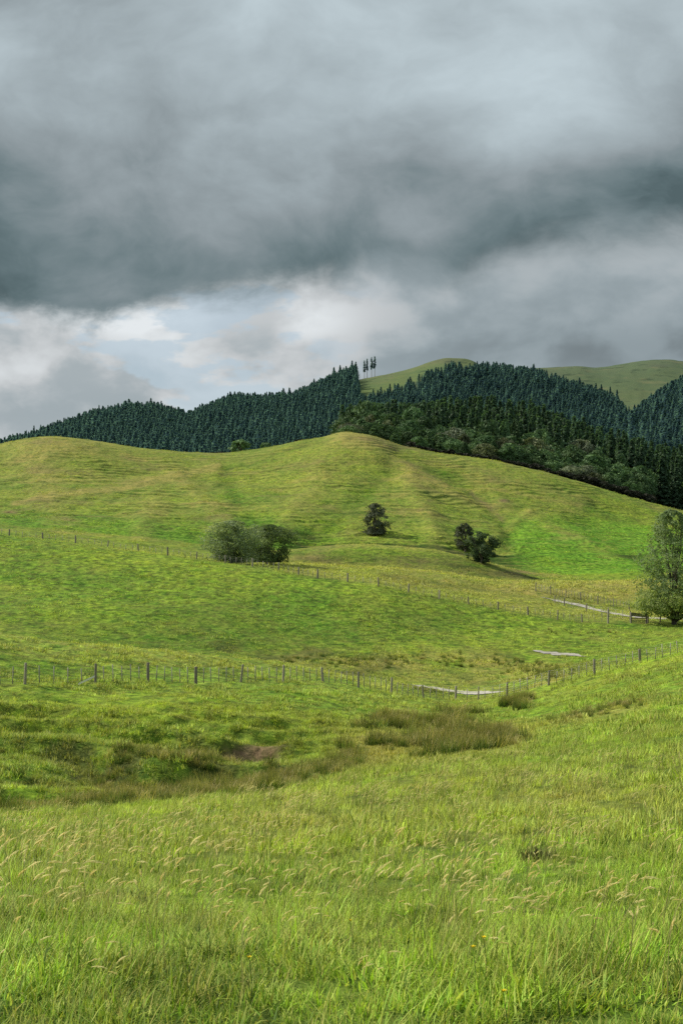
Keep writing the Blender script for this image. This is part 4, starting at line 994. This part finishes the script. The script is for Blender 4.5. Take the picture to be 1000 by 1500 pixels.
for k in range(3): box(mb, -.98, .93, -.146+.002*k, -.09, .86+.16*k, 1.0+.16*k, -.10)
link('board_panel', mb.mesh('board_panel', M_DARKWOOD, False), e)
rp = [hit(px, 913, 150) for px in (948, 966, 990, 1014)]
fence('rail_fence', 'low pale rail fence running from the gate under the tall tree', rp, [1.0, 1.0, 1.0, 1.0], 0, 6, 3, 1.1)

# ------------------------------------------------------------------ gravel tracks
M_TRACK = plain_mat('gravel', (.28, .26, .22, 1), (.52, .49, .43, 1), 1.1, .95, .5)
def track(name, label, pts, w, d0, lift=.06, py_w=None):
    """a strip draped on the land along photo points"""
    P = [hit(px, py, d0) for px, py in pts]; R = []
    for a, b in zip(P[:-1], P[1:]):
        for j in range(10): R.append(a.lerp(b, j/10))
    R.append(P[-1]); V = []; Fc = []; r = random.Random(len(label)); n = 5
    for i, p in enumerate(R):
        d = (R[min(i+1, len(R)-1)]-R[max(i-1, 0)]); d.z = 0; d.normalize(); s = Vector((-d.y, d.x, 0)); ww = (w[0]+(w[1]-w[0])*i/(len(R)-1))*(.72+.5*pn(i*.37, 3.1, len(label)))*min(1, .15+i*.12, .15+(len(R)-1-i)*.12)
        for k in range(n):
            q_ = p+s*ww*(k/(n-1)-.5); V.append((q_.x, q_.y, tz(q_.x, q_.y)+lift))
    for i in range(len(R)-1):
        for k in range(n-1): Fc.append((i*n+k, i*n+k+1, (i+1)*n+k+1, (i+1)*n+k))
    me = bpy.data.meshes.new(name); me.from_pydata(V, [], Fc); me.materials.append(M_TRACK); me.polygons.foreach_set('use_smooth', [True]*len(Fc))
    tag(link(name, me), label, None, None, 'structure')
track('track', 'pale gravel farm track leading down to the gate', [(792, 875), (826, 882.5), (860, 890), (895, 898), (928, 904), (965, 906), (1015, 907)], (1.0, 4.5), 186)
track('track', 'pale gravel strip on the valley floor behind the near fence', [(600, 1003), (636, 1008), (668, 1013.5), (700, 1016), (738, 1014)], (2.4, 3.4), 121)
track('track', 'short pale gravel strip on the valley floor at the right', [(781, 953), (815, 958), (858, 962)], (2.8, 2.6), 118)

# ------------------------------------------------------------------ small plants in the meadow
M_TUFT = leaf_mat('dark_rush', (.022, .042, .010, 1), (.065, .095, .020, 1), (.16, .15, .05, 1), .25, .1)
p = hit(790, 1262, 8); k = p.y/F
me = tuft(901, 240, 26*k, 20*k, 40*k, .02, .45, .7, 3, M_TUFT, .1)
o = link('rush_clump', me, None, p-Vector((0, 0, .02))); tag(o, 'single dark green rush clump standing alone in the meadow at the right', 'rush clump')
M_PETAL = plain_mat('yellow_petal', (.80, .58, .01, 1), (.85, .66, .03, 1), 8, .5, .1); M_STEM = plain_mat('flower_stem', (.08, .14, .03, 1), (.12, .18, .04, 1), 8, .7, .1)
for px, py, lab in ((708, 1427, 'yellow buttercup, higher of the two close together at the bottom right'), (692, 1437, 'yellow buttercup, lower of the two close together at the bottom right'), (737, 1497, 'yellow buttercup at the very bottom edge right of centre'),
                    (365, 1453, 'yellow buttercup alone in the grass at the bottom left'), (513, 1408, 'small yellow flower in the grass just right of centre')):
    g_ = hit(px, py, 4.0); d = g_.y-.35; x = (px-500)/F*d; zt = (H-py)/F*d; z0 = tz(x, d); hgt = max(.2, zt-z0)
    e = bpy.data.objects.new('buttercup', None); COL.objects.link(e); e.location = (x, d, z0); tag(e, lab, 'flower')
    mb = MB(); mb.tube([(0, 0, -.03), (.012, 0, hgt*.5), (0, 0, hgt)], [.002, .0018, .0014], 5); link('stem', mb.mesh('stem', M_STEM), e)
    mb = MB()
    for j in range(5):
        a = j*2*math.pi/5; ca, sa = math.cos(a), math.sin(a); R_ = .010 if 'small' not in lab else .007
        V = [(0, 0, hgt), (ca*R_*.6-sa*R_*.55, sa*R_*.6+ca*R_*.55, hgt+.006), (ca*R_*1.1, sa*R_*1.1, hgt+.011), (ca*R_*.6+sa*R_*.55, sa*R_*.6-ca*R_*.55, hgt+.006)]
        mb.add(V, [(0, 1, 2, 3)])
    link('petals', mb.mesh('petals', M_PETAL), e)

# ------------------------------------------------------------------ sky and light
SUN = Vector((-.70, .34, .63)).normalized()
elev = math.asin(SUN.z); az = math.atan2(SUN.x, SUN.y)
world = bpy.data.worlds.new('World'); scene.world = world; world.use_nodes = True
g = G(world.node_tree); g.n.clear()
out = g.new('ShaderNodeOutputWorld'); bg = g.new('ShaderNodeBackground')
sky = g.new('ShaderNodeTexSky'); sky.sky_type = 'NISHITA'; sky.sun_disc = False; sky.sun_elevation = elev; sky.sun_rotation = az
dx, dy, dz = g.sep(g.new('ShaderNodeTexCoord').outputs['Generated'])
yy = g.m('MAXIMUM', dy, .12)
U = g.m('DIVIDE', dx, yy); W = g.m('DIVIDE', dz, yy)           # slopes of the view direction to the right and up
KU = F/1000
a_ = g.m('MULTIPLY_ADD', U, KU, .5)                            # 0..1 across the part of the sky that the photograph saw
b_ = g.m('MULTIPLY', W, KU)                                    # height above eye level, 0 .. .87
nv = g.new('ShaderNodeTexNoise'); g.put(nv.inputs['Vector'], g.xyz(a_, g.m('MULTIPLY', b_, 1.3), 7.7)); nv.inputs['Scale'].default_value = 2.6; nv.inputs['Detail'].default_value = 4
off = g.new('ShaderNodeVectorMath', operation='MULTIPLY_ADD'); g.l.new(nv.outputs['Color'], off.inputs[0]); off.inputs[1].default_value = (.34, .30, .3); off.inputs[2].default_value = (-.17, -.15, -.15)
def warp(x, y, z, amt=1.0):
    n = g.new('ShaderNodeVectorMath', operation='MULTIPLY_ADD'); g.l.new(off.outputs[0], n.inputs[0]); n.inputs[1].default_value = (amt, amt, amt); g.l.new(g.xyz(x, y, z), n.inputs[2]); return n.outputs[0]
cv = warp(a_, g.m('MULTIPLY', b_, 1.5), 0.3, .6)
w1 = g.noise(cv, 3.4, 7, .55); w2 = g.noise(cv, 10, 8, .62)
w3 = g.noise(warp(g.m('MULTIPLY_ADD', b_, .35, a_), g.m('MULTIPLY_ADD', b_, 1.5, g.m('MULTIPLY', a_, -.30)), 1.7), 3.6, 8, .56)
w4 = g.noise(warp(a_, g.m('MULTIPLY', b_, 1.4), 3.1, .4), 7.0, 6, .55)
# lower edge of the heavy cloud bank
ed = g.new('ShaderNodeValToRGB'); ed.color_ramp.interpolation = 'B_SPLINE'
E = [(0, 438), (.06, 463), (.11, 474), (.18, 460), (.25, 442), (.34, 430), (.42, 432), (.47, 416), (.53, 398), (.60, 394), (.68, 394), (.76, 372), (.85, 358), (.93, 348), (1, 328)]
while len(ed.color_ramp.elements) < len(E): ed.color_ramp.elements.new(.5)
for el, (pos_, v) in zip(ed.color_ramp.elements, E): el.position = pos_; q_ = (H-v)/1000; el.color = (q_, q_, q_, 1)
g.l.new(a_, ed.inputs[0])
dist = g.m('SUBTRACT', b_, ed.outputs[0])                      # >0 inside the bank
dist = g.m('ADD', dist, g.m('ADD', g.m('MULTIPLY', g.m('SUBTRACT', w1, .5), .10), g.m('MULTIPLY', g.m('SUBTRACT', w2, .5), .075)))
soft = g.mr(a_, .2, .75, .022, .05)
bank = g.ss(g.m('MULTIPLY', soft, -1), soft, dist)
def gauss(cx, cy, rx, ry):
    x_ = g.m('DIVIDE', g.m('SUBTRACT', a_, cx), rx); y_ = g.m('DIVIDE', g.m('SUBTRACT', b_, cy), ry)
    return g.m('POWER', 2.718, g.m('MULTIPLY', g.m('ADD', g.m('MULTIPLY', x_, x_), g.m('MULTIPLY', y_, y_)), -1))
# brightness inside the bank
br = g.mr(g.ss(-.01, .36, dist), 0, 1, .185, .47)
br = g.m('ADD', br, g.m('MULTIPLY', g.m('SUBTRACT', w3, .5), .50))
br = g.m('ADD', br, g.m('ADD', g.m('MULTIPLY', g.m('SUBTRACT', w1, .5), .12), g.m('MULTIPLY', g.m('SUBTRACT', w4, .5), .18)))
br = g.m('ADD', br, g.m('MULTIPLY', gauss(.77, .75, .20, .12), .20))
br = g.m('ADD', br, g.m('MULTIPLY', gauss(.50, .86, .18, .06), .07))
br = g.m('ADD', br, g.m('MULTIPLY', gauss(.30, .56, .30, .05), .06))
br = g.m('SUBTRACT', br, g.m('MULTIPLY', gauss(.05, .58, .26, .10), .11))
br = g.m('SUBTRACT', br, g.m('MULTIPLY', gauss(.95, .60, .22, .10), .05))
br = g.m('SUBTRACT', br, g.m('MULTIPLY', gauss(.0, .88, .24, .10), .11))
br = g.m('MAXIMUM', br, .125)
cb = g.mix(br, (0, 0, 0, 1), (1, 1, 1, 1))
tint = g.mix(g.ss(.10, .34, br), (.70, 1.04, 1.13, 1), (.85, 1.0, 1.07, 1))
cb = g.mix(1.0, cb, tint, 'MULTIPLY')
# the brighter layer beneath it
lb = g.mr(g.ss(.25, .78, a_), 0, 1, .57, .40)
lb = g.m('ADD', lb, g.m('MULTIPLY', g.m('SUBTRACT', g.ss(.38, .62, g.noise(warp(a_, g.m('MULTIPLY', b_, 1.55), .9, .35), 5.6, 6, .52)), .5), g.mr(g.ss(.35, .75, a_), 0, 1, .27, .11)))
lb = g.m('ADD', lb, g.m('MULTIPLY', gauss(.24, .41, .18, .035), .26)); lb = g.m('ADD', lb, g.m('MULTIPLY', gauss(.46, .40, .06, .03), .14))
lb = g.m('SUBTRACT', lb, g.m('MULTIPLY', gauss(.12, .27, .25, .04), .03)); lb = g.m('SUBTRACT', lb, g.m('MULTIPLY', gauss(.95, .36, .35, .05), .13))
lb = g.m('SUBTRACT', lb, g.m('MULTIPLY', gauss(.08, .37, .10, .02), .12))
lb = g.m('MINIMUM', g.m('MAXIMUM', lb, .2), .82)
cl_ = g.mix(1.0, g.mix(lb, (0, 0, 0, 1), (1, 1, 1, 1)), g.mix(g.ss(.3, .6, lb), (.84, 1.01, 1.09, 1), (.95, 1.0, 1.025, 1)), 'MULTIPLY')
# small gaps of blue
skyc = g.mix(1.0, sky.outputs[0], (.085, .085, .085, 1), 'MULTIPLY')
blue = g.mix(.6, skyc, (.55, .68, .76, 1))
gap_ = g.m('MULTIPLY', g.ss(.53, .60, g.noise(g.xyz(a_, g.m('MULTIPLY', b_, 2.6), 4.2), 6, 5, .55)), g.m('MULTIPLY', g.ss(.60, .40, a_), .65))
cl_ = g.mix(gap_, cl_, blue)
col = g.mix(bank, cl_, cb)
g.l.new(col, bg.inputs[0]); bg.inputs[1].default_value = 1.0; g.l.new(bg.outputs[0], out.inputs[0])

sl = bpy.data.lights.new('sun', 'SUN'); sl.energy = 5.0; sl.angle = math.radians(.6); sl.color = (1.0, .93, .80)
so = bpy.data.objects.new('sun', sl); COL.objects.link(so); so.rotation_euler = SUN.to_track_quat('Z', 'Y').to_euler()

cam = bpy.data.cameras.new('camera'); co = bpy.data.objects.new('camera', cam); COL.objects.link(co)
cam.sensor_fit = 'VERTICAL'; cam.sensor_height = 36; cam.lens = 36*F/1500; cam.shift_y = (H-750)/1500; cam.clip_start = .05; cam.clip_end = 20000
co.location = (0, 0, 0); co.rotation_euler = (math.radians(90), 0, 0); scene.camera = co

scene.render.engine = 'CYCLES'
scene.cycles.use_denoising = False
scene.cycles.max_bounces = 5; scene.cycles.diffuse_bounces = 3; scene.cycles.transmission_bounces = 3; scene.cycles.transparent_max_bounces = 4
scene.view_settings.view_transform = 'Standard'; scene.view_settings.look = 'None'; scene.view_settings.exposure = 0; scene.view_settings.gamma = 1
